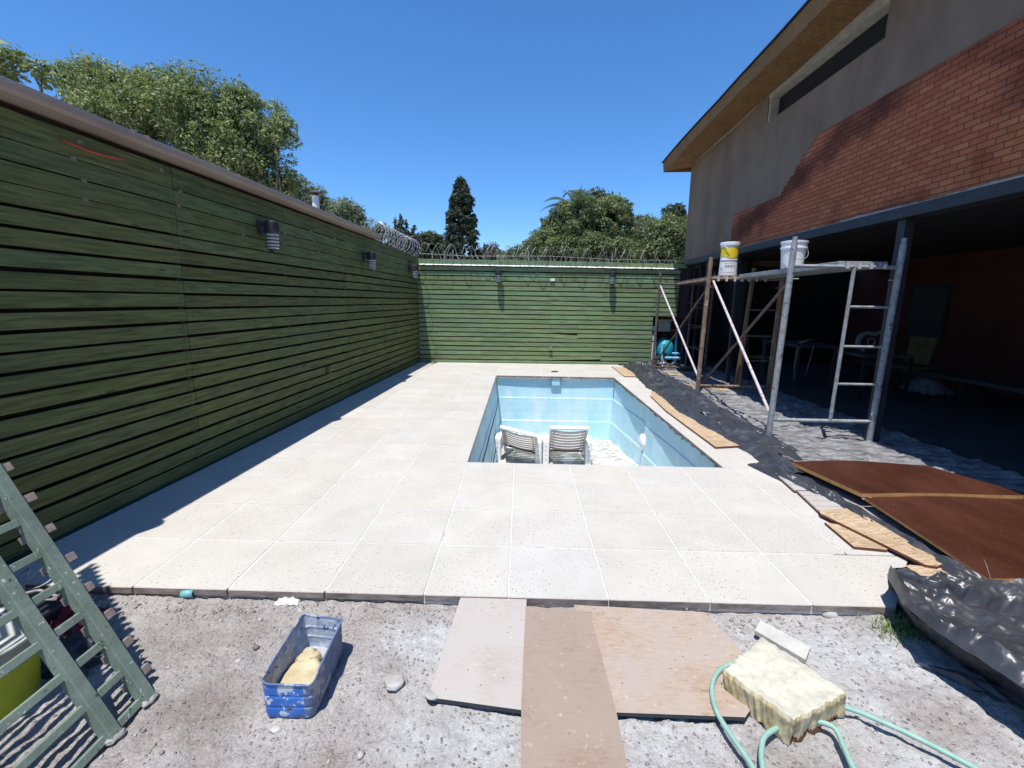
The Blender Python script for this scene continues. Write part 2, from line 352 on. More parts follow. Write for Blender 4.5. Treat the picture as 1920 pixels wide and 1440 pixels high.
M['yellow'] = flatm('yellow_label', (.72, .52, .02), .5); M['navy'] = flatm('navy_emblem', (.02, .02, .06), .5); M['ink'] = flatm('black_ink', (.02, .02, .02), .6)
M['wire'] = flatm('dark_wire', (.30, .295, .285), .5, .2); M['wire_lt'] = pm('bright_razor_wire', (.3, .3, .3), (.5, .5, .5), 30, rough=.35, metal=.5, bump=0)
M['lampblack'] = pm('lamp_black', (.02, .02, .023), (.04, .04, .045), 20, rough=.45, spots=[((.3, .3, .32), 50, .68)])
def glassm():
    t = NT('ribbed_glass'); m = t.out((.72, .75, .78), .15, 0, .5); t.b.inputs['Transmission Weight'].default_value = .35; t.b.inputs['IOR'].default_value = 1.3; return m
M['glass'] = glassm(); M['frost'] = flatm('frosted_lamp', (.8, .8, .8), .4)
M['tin'] = pm('blue_tin', (.02, .11, .42), (.05, .19, .58), 10, rough=.45, bump=.2, spots=[((.5, .55, .62), 11, .56), ((.62, .64, .66), 32, .6), ((.1, .07, .05), 18, .68)])
M['tin_in'] = pm('blue_tin_inside', (.24, .3, .4), (.38, .44, .52), 18, rough=.7, spots=[((.45, .5, .58), 24, .52), ((.04, .08, .24), 22, .62)])
M['tin_side'] = pm('weathered_tin', (.06, .11, .24), (.14, .2, .34), 9, (1, 1, .4), rough=.6, spots=[((.34, .37, .42), 14, .55), ((.16, .06, .04), 9, .68)])
def foamm():
    t = NT('yellow_foam'); g = t.noise(30, t.co((1, 1, .12)), 5, .6)
    c = t.ramp(g, [(.32, (.32, .23, .10)), (.48, (.60, .50, .29)), (.7, (.74, .66, .44))])
    geo = t.new('ShaderNodeNewGeometry'); sp = t.new('ShaderNodeSeparateXYZ'); t.link(geo.outputs['Normal'], sp.inputs[0])
    top = t.ramp(t.noise(22, None, 6, .65), [(.25, (.33, .32, .28)), (.42, (.49, .47, .38)), (.62, (.58, .56, .46))])
    c = t.mix(c, top, t.ramp(sp.outputs[2], [(.3, 0), (.5, 1)])); c = t.mix(c, (.42, .4, .36), t.ramp(t.noise(7, t.co((1, 1, 1), (0, 0, .7)), 6, .7), [(.52, 0), (.7, .75)])); t.bump(t.noise(70, None, 6, .7), .5, .005); return t.out(c, .95, 0, .1)
M['foam'] = foamm(); M['rustedge'] = flatm('burnt_edge', (.16, .06, .035), .95)
M['lump'] = pm('tan_sponge', (.42, .34, .2), (.6, .5, .32), 14, rough=.95, bump=.8, bscale=45, bdist=.008)
M['terrazzo'] = pm('terrazzo_offcut', (.42, .42, .38), (.52, .51, .46), 10, rough=.8, bump=.3, spots=[((.2, .18, .16), 75, .66)])
M['stone'] = pm('grey_stone', (.3, .29, .27), (.46, .45, .43), 12, rough=.9, bump=.5, island=.35)
M['hose'] = pm('pale_green_hose', (.22, .38, .32), (.28, .45, .385), 20, rough=.6, bump=.1, spots=[((.4, .5, .46), 30, .68)])
M['panel'] = pm('green_painted_steel', (.15, .195, .155), (.21, .27, .22), 10, rough=.6, bump=.5, bscale=55, bdist=.004, spots=[((.55, .6, .56), 48, .655), ((.05, .08, .06), 35, .66)])
M['slatend'] = pm('grey_brown_batten', (.2, .16, .14), (.32, .27, .25), 20, rough=.9, bump=.4)
M['teal'] = pm('teal_tank', (.01, .26, .33), (.02, .36, .42), 6, rough=.4, bump=0); M['pipeblue'] = flatm('pale_blue_pipe', (.2, .5, .7), .5)
M['boxgreen'] = flatm('grey_green_box', (.3, .34, .27), .6); M['red'] = flatm('red_plastic', (.6, .06, .03), .5); M['redcloth'] = pm('dark_red_cloth', (.13, .012, .022), (.22, .04, .055), 8, rough=.95, bump=.5)
M['white'] = flatm('white_paint', (.75, .75, .74), .6); M['foil'] = flatm('silver_foil', (.6, .62, .65), .3, .7)
M['cyan'] = flatm('cyan_plastic', (.18, .45, .48), .4); M['rag'] = flatm('white_rag', (.7, .7, .72), .9)
M['grass'] = pm('grass', (.1, .16, .04), (.2, .28, .08), 20, island=.4, rough=.7, bump=0)
M['inwall'] = pm('dark_red_wall', (.075, .022, .016), (.10, .032, .024), 2, rough=.9, bump=.1); M['inblack'] = flatm('dark_wall', (.015, .015, .017), .9)  # wall colours darkened to carry the shade of the room
M['inglass'] = flatm('dim_blind', (.045, .055, .05), .6); M['inyel'] = flatm('shaded_yellow', (.12, .09, .03), .8); M['ingrey'] = flatm('dim_grey', (.05, .05, .055), .8); M['inwhite'] = flatm('dim_white', (.16, .17, .2), .8)  # furnishing colours dimmed, the room's shade is put into them
M['bark'] = pm('bark', (.09, .07, .055), (.17, .14, .11), 12, (1, 1, .3), rough=.95, bump=.6)
M['barkgrey'] = pm('grey_bark', (.22, .19, .17), (.36, .32, .3), 12, (1, 1, .3), rough=.95)
L1 = leafm('leaf_walnut', (.115, .14, .05), (.2, .235, .10), (.31, .345, .165))
L2 = leafm('leaf_vine', (.09, .12, .045), (.155, .19, .08), (.25, .29, .14))
L3 = leafm('leaf_grey', (.10, .125, .07), (.155, .185, .115), (.24, .27, .18))
L4 = leafm('leaf_dark', (.024, .04, .024), (.045, .066, .04), (.1, .115, .08))
L5 = leafm('leaf_brown', (.06, .065, .045), (.11, .1, .075), (.17, .14, .11))
# ================================================================ SETTING
def xw(y): return -2.83 + .047 * (y - 2.8)                  # face of the left fence
def yw(x): return 11.1 + .035 * (x + 2.44)                  # face of the far fence
PX0, PX1, PY0, PY1 = -.472, 1.935, 4.125, 9.262             # pool opening
def gh(x, y): return .010 * noise.fractal(Vector((x * 2.1, y * 2.1, 0)), 1, 2, 3) + .0135 * noise.fractal(Vector((x * 15, y * 15, 3)), .7, 2, 4)
# ground: one sheet, fine where the photo looks at it closely, with the pool's pit left open
def ground():
    xs = np.unique(np.round(np.concatenate([[-900, -300, -100, -40, -15, -8, -5, -4], np.arange(-3.4, 3.41, .0165), [PX0 - .25, PX1 + .25, 4, 5, 8, 15, 40, 100, 300, 900]]), 5))
    ys = np.unique(np.round(np.concatenate([[-900, -300, -100, -40, -15, -8, -4, -2, -1, -.5], np.arange(0, 2.35, .0165), [2.5, 3, PY0 - .2, 5, 6, 7, 8, PY1 + .2, 11, 12, 15, 20, 40, 100, 300, 900]]), 5))
    X, Y = np.meshgrid(xs, ys); Z = np.full(X.shape, -.06)
    for j in range(X.shape[0]):
        if -.1 < ys[j] < 2.25:
            for i in range(X.shape[1]):
                x = xs[i]; y = ys[j]
                if abs(x) < 3.4:
                    h = gh(x, y)
                    h += .009 * max(0, noise.noise(Vector((x * 46, y * 46, 9))) - .12)
                    if y > 1.95: h += .012 * max(0, noise.fractal(Vector((x * 13, y * 16, 5)), 1, 2, 3)) * (y - 1.95) / .2
                    Z[j, i] += max(h, -.02)
    w = len(xs); I = np.arange(w * len(ys)).reshape(len(ys), w)
    Q = np.stack([I[:-1, :-1], I[:-1, 1:], I[1:, 1:], I[1:, :-1]], -1).reshape(-1, 4)
    cx = ((xs[:-1] + xs[1:]) / 2)[None, :].repeat(len(ys) - 1, 0).ravel(); cy = ((ys[:-1] + ys[1:]) / 2)[:, None].repeat(w - 1, 1).ravel()
    keep = ~((cx > PX0 - .25) & (cx < PX1 + .25) & (cy > PY0 - .2) & (cy < PY1 + .2))
    V = np.stack([X.ravel(), Y.ravel(), Z.ravel()], -1)
    return npmesh('ground', V, Q[keep], M['dirt'], smooth=True)
tag(ground(), kind='structure')
# paving: real tiles with joints, one object
cols_x = [-3.0, -2.5, -2.0, -1.5, -.99, PX0, -.035, .48, 1.0, 1.515, 2.03, 2.42]
rows_y = [2.13, 2.63, 3.135, 3.64, PY0] + [PY0 + (PY1 - PY0) * k / 10 for k in range(1, 11)] + [9.76, 10.26, 10.76, 11.3]
mb = MB(); g = .0036
for j in range(len(rows_y) - 1):
    for i in range(len(cols_x) - 1):
        x0, x1, y0, y1 = cols_x[i], cols_x[i + 1], rows_y[j], rows_y[j + 1]
        if x1 > PX0 + .01 and x0 < PX1 - .01 and y0 > PY0 - .01 and y1 < PY1 + .01: 
            if x1 <= PX1 + .2 and x1 < 2.0: continue
            if x0 < PX1: x0 = PX1 - g
        if j == 0 and i == len(cols_x) - 2: continue
        if j == 0 and i == len(cols_x) - 3:
            p = [(x0 + g, 2.1336), (1.935, 2.1336), (2.05, 2.25), (2.4, 2.626)]; p2 = [(x0 + g, 2.1336), (1.935, 2.1336), (2.4, 2.626), (x0 + g, 2.626)]
            mb.hexa([(*q, -.038) for q in p2] + [(*q, 0) for q in p2]); continue
        sk = .02 * (y0 - 2.1) * (1 if x1 > 1.99 and y1 < PY0 + .1 else 0)
        dz = random.uniform(-.0008, .0008)
        ov = .018 if (x0 == PX1 - g) else 0
        mb.box(x0 + g - ov, x1 - g, y0 + g * .8, y1 - g * .8, -.038 + (.0 if j else 0), dz)
o = mb.build('paving', M['tile'], bevel=.003, seg=1); tag(o, kind='structure')
mb = MB()
for (a, b, c, d) in ((-3.0, PX0 - .003, 2.15, 11.3), (PX0 - .003, PX1 + .003, 2.14, PY0 - .004), (PX0 - .003, PX1 + .003, PY1 + .004, 11.3), (PX1 + .003, 2.4, 2.66, 11.3), (PX1 + .003, 1.95, 2.15, 2.66)):
    mb.box(a, b, c, d, -.055, -.0028)
tag(mb.build('paving_joints', M['grout']), kind='structure')
mb = MB(); mb.box(-3.0, 1.93, 2.145, 2.6, -.12, -.0385); tag(mb.build('paving_bed', M['slab'], bevel=.004), kind='structure')
mb = MB(); mb.box(2.405, 4.1, 2.1, 12.2, -.1, -.012); tag(mb.build('concrete_apron', M['slab']), kind='structure')
# ---------------------------------------------------------------- pool
pool = empty('pool', (.73, 6.7, 0), 'empty pale blue swimming pool sunk in the stone paving', 'pool')
def fz(y): return -1.31 + .095 * (9.25 - y)
def prof(u, y, bul):         # distance outwards (positive = away from the pool's centre) at depth fraction u
    z = u * (-fz(y)); led = 0
    l1, l2 = .44 - .035 * (9.25 - y), .92 - .055 * (9.25 - y)
    led -= .011 * min(1, max(0, (z - l1) / .012)); led -= .013 * min(1, max(0, (z - l2) / .012))
    return bul * min(1, z / .05) * (1 - .3 * u) - .018 * u + led + .004 * fbm(y * 2, z * 3, 1)
NZ = 200
def us(v): return v
def rb(y):
    if y > 7.16: return .003 + .108 * ((9.262 - y) / 2.1)
    if y > 6.9: return .111 - .075 * (7.16 - y) / .26
    if y > 6.1: return .036 + .022 * (6.9 - y) / .8
    return .058 + .012 * math.sin((6.1 - y) * 3.1) + .012 * (6.1 - y)
def rw(u, v):
    y = PY0 + (PY1 - PY0) * u; z = v; return Vector((PX1 + .004 + prof(z, y, rb(y)), y, -.006 + z * fz(y)))
part(MB().grid(rw, 150, NZ), 'side_wall', M['pool'], pool, smooth=True)
def lw(u, v):
    y = PY0 + (PY1 - PY0) * u; return Vector((PX0 - .004 - prof(v, y, .01) + .09 * v, y, -.006 + v * fz(y)))
part(MB().grid(lw, 60, NZ), 'side_wall', M['pool'], pool, smooth=True)
def fw(u, v):
    x = PX0 + (PX1 - PX0) * u; x = x + (.1 * v * (1 - u)) - .02 * v * u
    return Vector((x, PY1 + .02 + prof(v, 9.25, .015 + .012 * math.sin(u * math.pi)) + .0, -.006 + v * fz(9.25)))
part(MB().grid(fw, 60, NZ), 'end_wall', M['pool'], pool, smooth=True)
def nw(u, v): return Vector((PX0 + (PX1 - PX0) * u, PY0 - .01, -.006 + v * (fz(PY0) - .05)))
part(MB().grid(nw, 10, 10), 'end_wall', M['pool'], pool)
def fl(u, v):
    x = PX0 - .02 + (PX1 - PX0 + .06) * u; y = PY0 - .02 + (PY1 - PY0 + .06) * v; return Vector((x, y, fz(y) + .008 * fbm(x * 3, y * 3)))
part(MB().grid(fl, 40, 80), 'floor', M['poolfloor'], pool, smooth=True)
# dark sealant joint lines on the left wall, pale ribs catch the sun by themselves
mb = MB()
for (l, k) in ((.44, .035), (.92, .055)):
    pts = []
    for i in range(40):
        y = PY0 + .02 + (PY1 - PY0 - .05) * i / 39; z = -(l - k * (9.25 - y)); u = z / fz(y)
        zz = z - (.11 if l < .5 else .1) * min(1, (PY1 - y) / .5) + .0
        uu = zz / fz(y); p = lw((y - PY0) / (PY1 - PY0), uu); pts.append(p + Vector((.004, 0, 0)))
    mb.tube(pts, .007, 6)
parts(mb, 'joint_seal', M['seal'], pool)
# crumbling rim under the coping
mb = MB()
for i in range(230):
    y = PY0 + (PY1 - PY0) * i / 230; h = .02 + .035 * abs(fbm(y * 7, 3)) + (.03 if random.random() < .2 else 0)
    mb.box(PX1 - .012, PX1 + .02, y, y + .0224, -.008 - h, -.041 if False else -.006)
part(mb, 'rim', M['rim'], pool)
mb = MB(); mb.box(PX0, PX1, PY1 - .012, PY1 + .03, -.055, -.0395); part(mb, 'rim', M['rim'], pool)
# skimmer opening and inlet
mb = MB(); cx = .745; sk = PY1 + .02
mb.box(cx - .10, cx + .10, sk - .028, sk + .01, -.055, -.035); mb.box(cx - .10, cx + .10, sk - .028, sk + .01, -.205, -.185)
mb.box(cx - .10, cx - .08, sk - .028, sk + .01, -.1845, -.0555); mb.box(cx + .08, cx + .10, sk - .028, sk + .01, -.1845, -.0555)
skm = part(mb, 'skimmer', flatm('skimmer_grey', (.22, .27, .3), .5), pool, bevel=.003)
mb = MB(); mb.box(cx - .079, cx + .079, sk - .018, sk - .008, -.184, -.056); part(mb, 'flap', M['pool'], skm)
p = at(1203, 826, 0, PX1 - .01)
mb = MB(); T = Matrix.Rotation(R(-90), 4, 'Y'); mb.lathe([(0, .05), (.04, .05), (.075, .035), (.12, .02), (.125, 0), (.125, -.09)], (PX1 + .0, p.y, p.z - .02), 28, T)
part(mb, 'underwater_light', M['whitep'], pool, smooth=True)
mb = MB(); mb.lathe([(0, .012), (.07, .012), (.078, .004), (.08, 0)], (.763, 9.9, .001), 28); o = mb.build('drain_cover', M['seal'], smooth=True)
tag(base(o, (.763, 9.9, 0)), 'small dark round drain cover in the paving beyond the pool', 'drain cover')
# ---------------------------------------------------------------- left fence
fence = empty('slatted_fence', (xw(5), 5, 0), 'long green slatted wooden fence in shade on the left, grey gutter along its top', 'fence')
mb = MB(); pit = .1166
def wbox(mb, y0, y1, z0, z1, t0, t1, lift0=0, lift1=0):
    mb.hexa([(xw(y0) + t0, y0, z0), (xw(y0) + t1, y0, z0), (xw(y1) + t1, y1, z0 + lift1), (xw(y1) + t0, y1, z0 + lift1),
             (xw(y0) + t0, y0, z1 + lift0 * 0), (xw(y0) + t1, y0, z1), (xw(y1) + t1, y1, z1 + lift1), (xw(y1) + t0, y1, z1 + lift1)])
rowz = []
for k in range(22):
    zc = .117 + pit * k; z0 = zc - pit + .0108; z1 = zc - .0108
    if z0 > 1.93: z0 -= .007; z1 += .007
    if k == 0: z0 = .012
    if z1 > 2.50: z1 = 2.50
    rowz.append((z0, z1)); js = [-1.2, .62, 3.82, 7.02, 8.65, 10.25 + .1 * (k % 3), 11.2]
    if k % 5 == 2: js[4] = 8.1
    for a, b in zip(js[:-1], js[1:]):
        t = random.uniform(-.0025, .0025); l = random.uniform(-.003, .003)
        wbox(mb, a + .0022, b - .0022, z0 + l, z1 + l, -.018 + t, t, 0, random.uniform(-.003, .003))
mb.box(-3.0, -2.9, -1, -.9, 0, .01) if False else None
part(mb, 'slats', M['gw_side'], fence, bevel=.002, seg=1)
mb = MB()
for y in [-.9, 0.6, 2.2, 3.8, 5.4, 7.0, 8.6, 10.2]: wbox(mb, y - .02, y + .02, .0, 2.5, -.05, -.0185)
parts(mb, 'batten', M['backing'], fence)
mb = MB(); wbox(mb, -1.3, 11.2, -.06, 2.535, -.22, -.052); wbox(mb, -1.3, 8.3, 2.536, 2.60, -.22, -.052); parts(mb, 'backing_wall', M['backing'], fence)
mb = MB()
for k in (17, 18, 19, 20):
    for y in (3.0, 3.78, 4.55, 5.42, 6.1, 6.7, 8.4, 9.3, 10.0):
        if random.random() < .75:
            z = .117 + pit * k; yy = y + random.uniform(-.1, .1); wbox(mb, yy, yy + .035, z - .013, z + .013, -.01, .0055)
parts(mb, 'spacer', flatm('pale_spacer', (.2, .18, .13), .9), fence)
mb = MB()
for (z0, z1) in rowz:
    for y in (2.2, 3.76, 3.88, 5.4, 6.98, 8.6):
        for f_ in (.28, .72):
            z = z0 + (z1 - z0) * f_ + random.uniform(-.004, .004); yy = y + random.uniform(-.012, .012); wbox(mb, yy, yy + .007, z, z + .007, -.004, .0035)
tag(part(mb, 'nail_heads', M['seal'], fence), kind='stuff')
mb = MB(); wbox(mb, -1.2, 11.1, -.03, .011, -.02, .012); part(mb, 'bottom_plate', M['seal'], fence)
# gutter
gut = empty('gutter', (xw(3), 3, 2.55), 'old pinkish grey roof gutter running along the top of the left fence', 'gutter')
ring = [(-.10, .068), (-.02, .07), (.035, .071), (.062, .068), (.066, .045), (.06, .022), (.042, .003), (.0, -.006), (-.06, -.008), (-.10, -.006)]
def gz(y): return 2.545 - .004 * max(0, y - 5)
mb = MB(); n = 46; vs = []
for i in range(n):
    y = -1.2 + (8.32 + 1.2) * i / (n - 1)
    for (a, b) in ring: vs.append((xw(y) + .05 + a, y, gz(y) + b + .004 * fbm(y * 1.3, 0)))
K = len(ring); mb.add(vs, [(i * K + k, i * K + (k + 1) % K, (i + 1) * K + (k + 1) % K, (i + 1) * K + k) for i in range(n - 1) for k in range(K)] + [tuple(range(K)), tuple((n - 1) * K + k for k in range(K))[::-1]])
part(mb, 'gutter_run', M['gutter'], gut, smooth=False)
for y in (1.0, 3.38, 3.5, 4.5, 5.55, 6.7, 7.75):
    mb = MB(); vs = []
    for yy in (y - .011, y + .011):
        for (a, b) in ring: vs.append((xw(yy) + .05 + a * 1.04 + .001, yy, gz(yy) + b * 1.05 + .002))
    mb.add(vs, [(k, (k + 1) % K, K + (k + 1) % K, K + k) for k in range(K)] + [tuple(range(K)), tuple(range(K, 2 * K))[::-1]])
    part(mb, 'joint_band', M['gutter'], gut)
mb = MB(); mb.tube([(xw(6.5) - .12, 6.45, 2.3), (xw(6.5) - .12, 6.45, 2.84)], .045, 20); ch = empty('stove_pipe', (xw(6.5) - .12, 6.45, 2.3), 'small white stove pipe with flat cap behind the left fence', 'chimney pipe')
part(mb, 'pipe', M['white'], ch, smooth=False)
mb = MB(); mb.lathe([(0, .035), (.03, .033), (.085, .005), (.085, 0), (0, .001)], (xw(6.5) - .12, 6.45, 2.875), 20); mb.tube([(xw(6.5) - .12, 6.45, 2.83), (xw(6.5) - .12, 6.45, 2.88)], .03, 10); part(mb, 'cap', M['rustdark'], ch)
# ---------------------------------------------------------------- far fence
ff = empty('slatted_fence', (.7, yw(.7), 0), 'sunlit green slatted wooden fence across the far end of the pool', 'fence')
mb = MB(); pf = .1103
def fbox(mb, x0, x1, z0, z1, t0, t1, d=0, e=0):
    mb.hexa([(x0, yw(x0) + t0, z0), (x1, yw(x1) + t0, z0 + d), (x1, yw(x1) + t1, z0 + d), (x0, yw(x0) + t1, z0),
             (x0, yw(x0) + t0, z1), (x1, yw(x1) + t0, z1 + d + e), (x1, yw(x1) + t1, z1 + d + e), (x0, yw(x0) + t1, z1)])
for k in range(22):
    z1 = .068 + pf * k; z0 = z1 - pf + .025
    if k == 0: z0 = .012
    if k == 21: z1 = 2.30
    js = [-2.44, -.95 + .03 * (k % 2), .70, 1.98, 3.2, 3.78]
    if k in (6, 8): js = [-2.44, -.95, .70, 1.38, 3.2, 3.78]
    for a, b in zip(js[:-1], js[1:]):
        if a >= 3.19 and z0 < 1.12: continue
        d = random.uniform(-.004, .004)
        if k == 6 and b > 1.3 and b < 1.5: d = -.03
        if k == 3 and a > .6 and b < 2.1: d = .012
        if k == 1 and a > .6 and b < 2.1: d = .03
        t = random.uniform(-.004, .002); fbox(mb, a + .0015, b - .0015, z0, z1, t - .018, t, d, 0)
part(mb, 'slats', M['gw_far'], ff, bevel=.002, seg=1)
mb = MB(); fbox(mb, -2.5, 2.3, 2.326, 2.44, -.022, -.003); fbox(mb, 2.303, 4.2, 2.326, 2.425, -.02, -.002); part(mb, 'top_board', M['gw_far'], ff, bevel=.003)
mb = MB()
for i in range(40):
    x = -2.4 + 6.1 * i / 40; z_ = 2.300 + random.uniform(0, .006); mb.hexa([(x, yw(x) - .07, z_), (x + .152, yw(x) - .07, z_), (x + .152, yw(x) - .0235, z_), (x, yw(x) - .0235, z_), (x, yw(x) - .066, z_ + .004), (x + .152, yw(x) - .066, z_ + .004), (x + .152, yw(x) - .0235, 2.328), (x, yw(x) - .0235, 2.328)])
part(mb, 'mortar_strip', M['whitep'], ff)
mb = MB(); fbox(mb, -2.7, 3.2, -.06, 2.38, .06, .2); fbox(mb, 3.2, 4.4, 1.16, 2.38, .06, .2); part(mb, 'backing_wall', M['backing'], ff)
mb = MB()
for x in (-2.35, -.95, .7, 1.98, 3.1): fbox(mb, x - .02, x + .02, .0, 2.3, .0, .055)
parts(mb, 'batten', M['backing'], ff)
# niche behind the cut-out
mb = MB(); mb.box(3.15, 3.2, 11.38, 12.1, -.06, 1.16); mb.box(3.2, 4.4, 12.05, 12.1, -.06, 1.16); mb.box(3.15, 4.4, 11.5, 12.1, 1.16, 1.2)
o = mb.build('pump_niche', pm('niche_block', (.1, .085, .085), (.19, .16, .155), 9, rough=.95)); tag(base(o, (3.6, 12, 0)), 'dark masonry niche behind the gap in the far fence by the pool pump', 'niche')
# fixtures on the far fence
mb = MB(); fbox(mb, .69, .79, 1.975, 2.035, -.05, -.018); o = mb.build('junction_box', M['white'], bevel=.006); tag(base(o, (.74, 11.2, 1.97)), 'small white junction box near the top of the far fence', 'junction box')
mb = MB(); fbox(mb, .71, .78, .33, .42, -.07, -.018); o = mb.build('socket_box', M['gw_far'], bevel=.006); tag(base(o, (.74, 11.2, .33)), 'small green painted socket box low on the far fence', 'socket box')
mb = MB(); wbox(mb, 6.22, 6.30, .46, .58, .003, .045); o = mb.build('socket_box', M['gw_side'], bevel=.006); tag(base(o, (xw(6.2), 6.25, .46)), 'green painted socket box low on the shaded left fence', 'socket box')
# ---------------------------------------------------------------- wall lanterns
def lantern(label):
    r = empty('wall_lantern', (0, 0, 0), label, 'wall light', 'wall lanterns along the green fences')
    mb = MB(); mb.box(0, .03, -.05, .05, -.05, .08); part(mb, 'mount', M['lampblack'], r, bevel=.004)
    mb = MB(); mb.tube([(.02, 0, .045), (.06, 0, .06), (.11, 0, .05)], .016, 8)
    mb.lathe([(0, .085), (.06, .082), (.076, .068), (.076, -.03), (.066, -.045), (.02, -.046)], (.128, 0, 0), 28); part(mb, 'hood', M['lampblack'], r, smooth=False)
    mb = MB(); pr = []
    for i in range(13): pr.append((.059 + (.005 if i % 2 else -.002), -.046 - .012 * i))
    mb.lathe(pr + [(.035, -.2), (0, -.202)], (.128, 0, 0), 24); part(mb, 'glass_jar', M['glass'], r, smooth=True)
    mb = MB(); mb.lathe([(.0, -.05), (.034, -.052), (.036, -.15), (.015, -.17), (0, -.172)], (.128, 0, 0), 16); part(mb, 'bulb', M['frost'], r, smooth=True)
    mb = MB()
    for i in range(4): mb.lathe([(.066, -.07 - .034 * i), (.072, -.076 - .034 * i), (.066, -.083 - .034 * i)], (.128, 0, 0), 24)
    mb.lathe([(.05, -.196), (.054, -.203), (.035, -.222), (0, -.228)], (.128, 0, 0), 20)
    parts(mb, 'cage', M['lampblack'], r); return r
L0 = lantern('black hooded wall lantern with ribbed glass on the left fence, nearest and largest in view')
def put(o, loc, rz): o.location = loc; o.rotation_euler[2] = rz
put(L0, (xw(4.93) + .004, 4.93, 2.19), 0)
for (y, z, lb) in ((7.75, 2.17, 'black wall lantern on the left fence between the nearest lantern and the corner'), (10.35, 2.16, 'black wall lantern on the left fence right beside the far corner'), (2.15, 2.2, 'black wall lantern on the near end of the left fence, beyond the picture edge')):
    c = copy_tree(L0); c['label'] = lb; put(c, (xw(y) + .004, y, z), 0)
for (x, lb) in ((-.535, 'black wall lantern on the left half of the sunlit far fence'), (2.14, 'black wall lantern on the right half of the sunlit far fence')):
    c = copy_tree(L0); c['label'] = lb; put(c, (x, yw(x) - .022, 2.13), R(-90))
# ---------------------------------------------------------------- razor wire
def coil(mb, a, b, rad, turns, sag=.1, barb=True, rw=.0035, per=26, jit=.15, flat=1.0, blade=.016):
    a = Vector(a); b = Vector(b); d = (b - a).normalized(); sx = d.cross(Vector((0, 0, 1))).normalized(); N = int(turns * per); pts = []
    for i in range(N + 1):
        t = i / N; an = 2 * math.pi * turns * t; rr = rad * (1 + jit * fbm(t * turns * .6, 3)) ; c = a + (b - a) * (t + .012 * fbm(t * turns * 1.3, 7))
        pts.append(c + sx * math.cos(an) * rr + Vector((0, 0, 1)) * (math.sin(an) * rr * flat - sag * abs(fbm(t * 5, 1))))
    mb.tube(pts, rw, 4, cap=False)
    if barb:
        for i in range(0, N, 1):
            p = pts[i]; q = pts[min(i + 1, N)]; tdir = (q - p).normalized() if (q - p).length > 0 else d
            n = tdir.cross(d).normalized() * blade
            if i % 2 == 0: mb.add([p - tdir * .014, p + n, p + tdir * .014, p - n], [(0, 1, 2, 3)])
    return pts
rz1 = empty('razor_wire', (xw(9.6), 9.6, 2.5), 'dense bright silver razor wire coil on the far end of the left fence', 'razor wire')
mb = MB(); coil(mb, (xw(8.45) - .1, 8.45, 2.70), (xw(10.95) - .06, 10.95, 2.66), .19, 15, .03, blade=.013, rw=.005)
part(mb, 'coil', M['wire_lt'], rz1)
rz2 = empty('razor_wire', (.7, yw(.7), 2.45), 'loose dark grey razor wire coils strung along the top of the far fence', 'razor wire')
mb = MB(); coil(mb, (-2.35, yw(-2.3) + .04, 2.64), (3.75, yw(3.7) + .02, 2.56), .21, 19, .05, per=30, jit=.5, flat=.8, rw=.0058, blade=.014)
coil(mb, (-2.2, yw(-2.3) - .04, 2.60), (3.2, yw(3.2), 2.54), .19, 12, .05, per=30, jit=.9, flat=1, rw=.0058, blade=.014)
part(mb, 'coil', M['wire'], rz2)
mb = MB(); mb.tube([(-2.4, yw(-2.4) - .02, 2.56), (-1.3, yw(-1) - .02, 2.52), (.7, yw(.7) - .02, 2.55), (2.1, yw(2.1) - .02, 2.5), (3.7, yw(3.7) - .02, 2.5)], .004, 4); part(mb, 'tension_wire', M['wire'], rz2)
for x in (-1.62, .15, 2.12):
    mb = MB(); mb.bar((x, yw(x) - .03, 2.28), (x + .01, yw(x) - .03, 2.66), .018, .018, (0, 1, 0)); part(mb, 'post', M['wire'], rz2)
mb = MB()
for (x, l) in ((.5, .24), (1.35, .2), (1.6, .22), (1.72, .14), (.38, .3)):
    y = yw(x) - .035; mb.tube([(x - .09, y, 2.45), (x - .03, y, 2.45 - l * .7), (x, y, 2.45 - l), (x + .05, y, 2.45 - l * .6), (x + .1, y, 2.44)], .004, 4)
mb.tube([(-2.25, yw(-2.2) - .03, 2.4), (-2.2, yw(-2.2) - .03, 1.9), (-2.1, yw(-2) - .03, 1.4), (-2.16, yw(-2) - .03, 1.0), (-2.02, yw(-2) - .03, .5), (-2.0, yw(-2) - .03, .1)], .003, 4)
parts(mb, 'dangling_wire', M['wire'], rz2)
# orange cable in a gap of the left fence
mb = MB(); p = [wp for wp in (at(118, 262, 0, -2.80), at(160, 281, 0, -2.79), at(200, 293, 0, -2.78), at(235, 300, 0, -2.77))]
mb.tube(p, .006, 6); o = mb.build('orange_cable', M['red'], smooth=True); tag(base(o, p[0]), 'thin orange red cable showing in a gap near the top of the left fence', 'cable')
# ---------------------------------------------------------------- building
BX = 3.9
bl = empty('house', (BX, 8, 0), 'two storey house under construction with grey render, red brick patch and dark open ground floor', 'house')
YN, YF = -2.5, 11.47
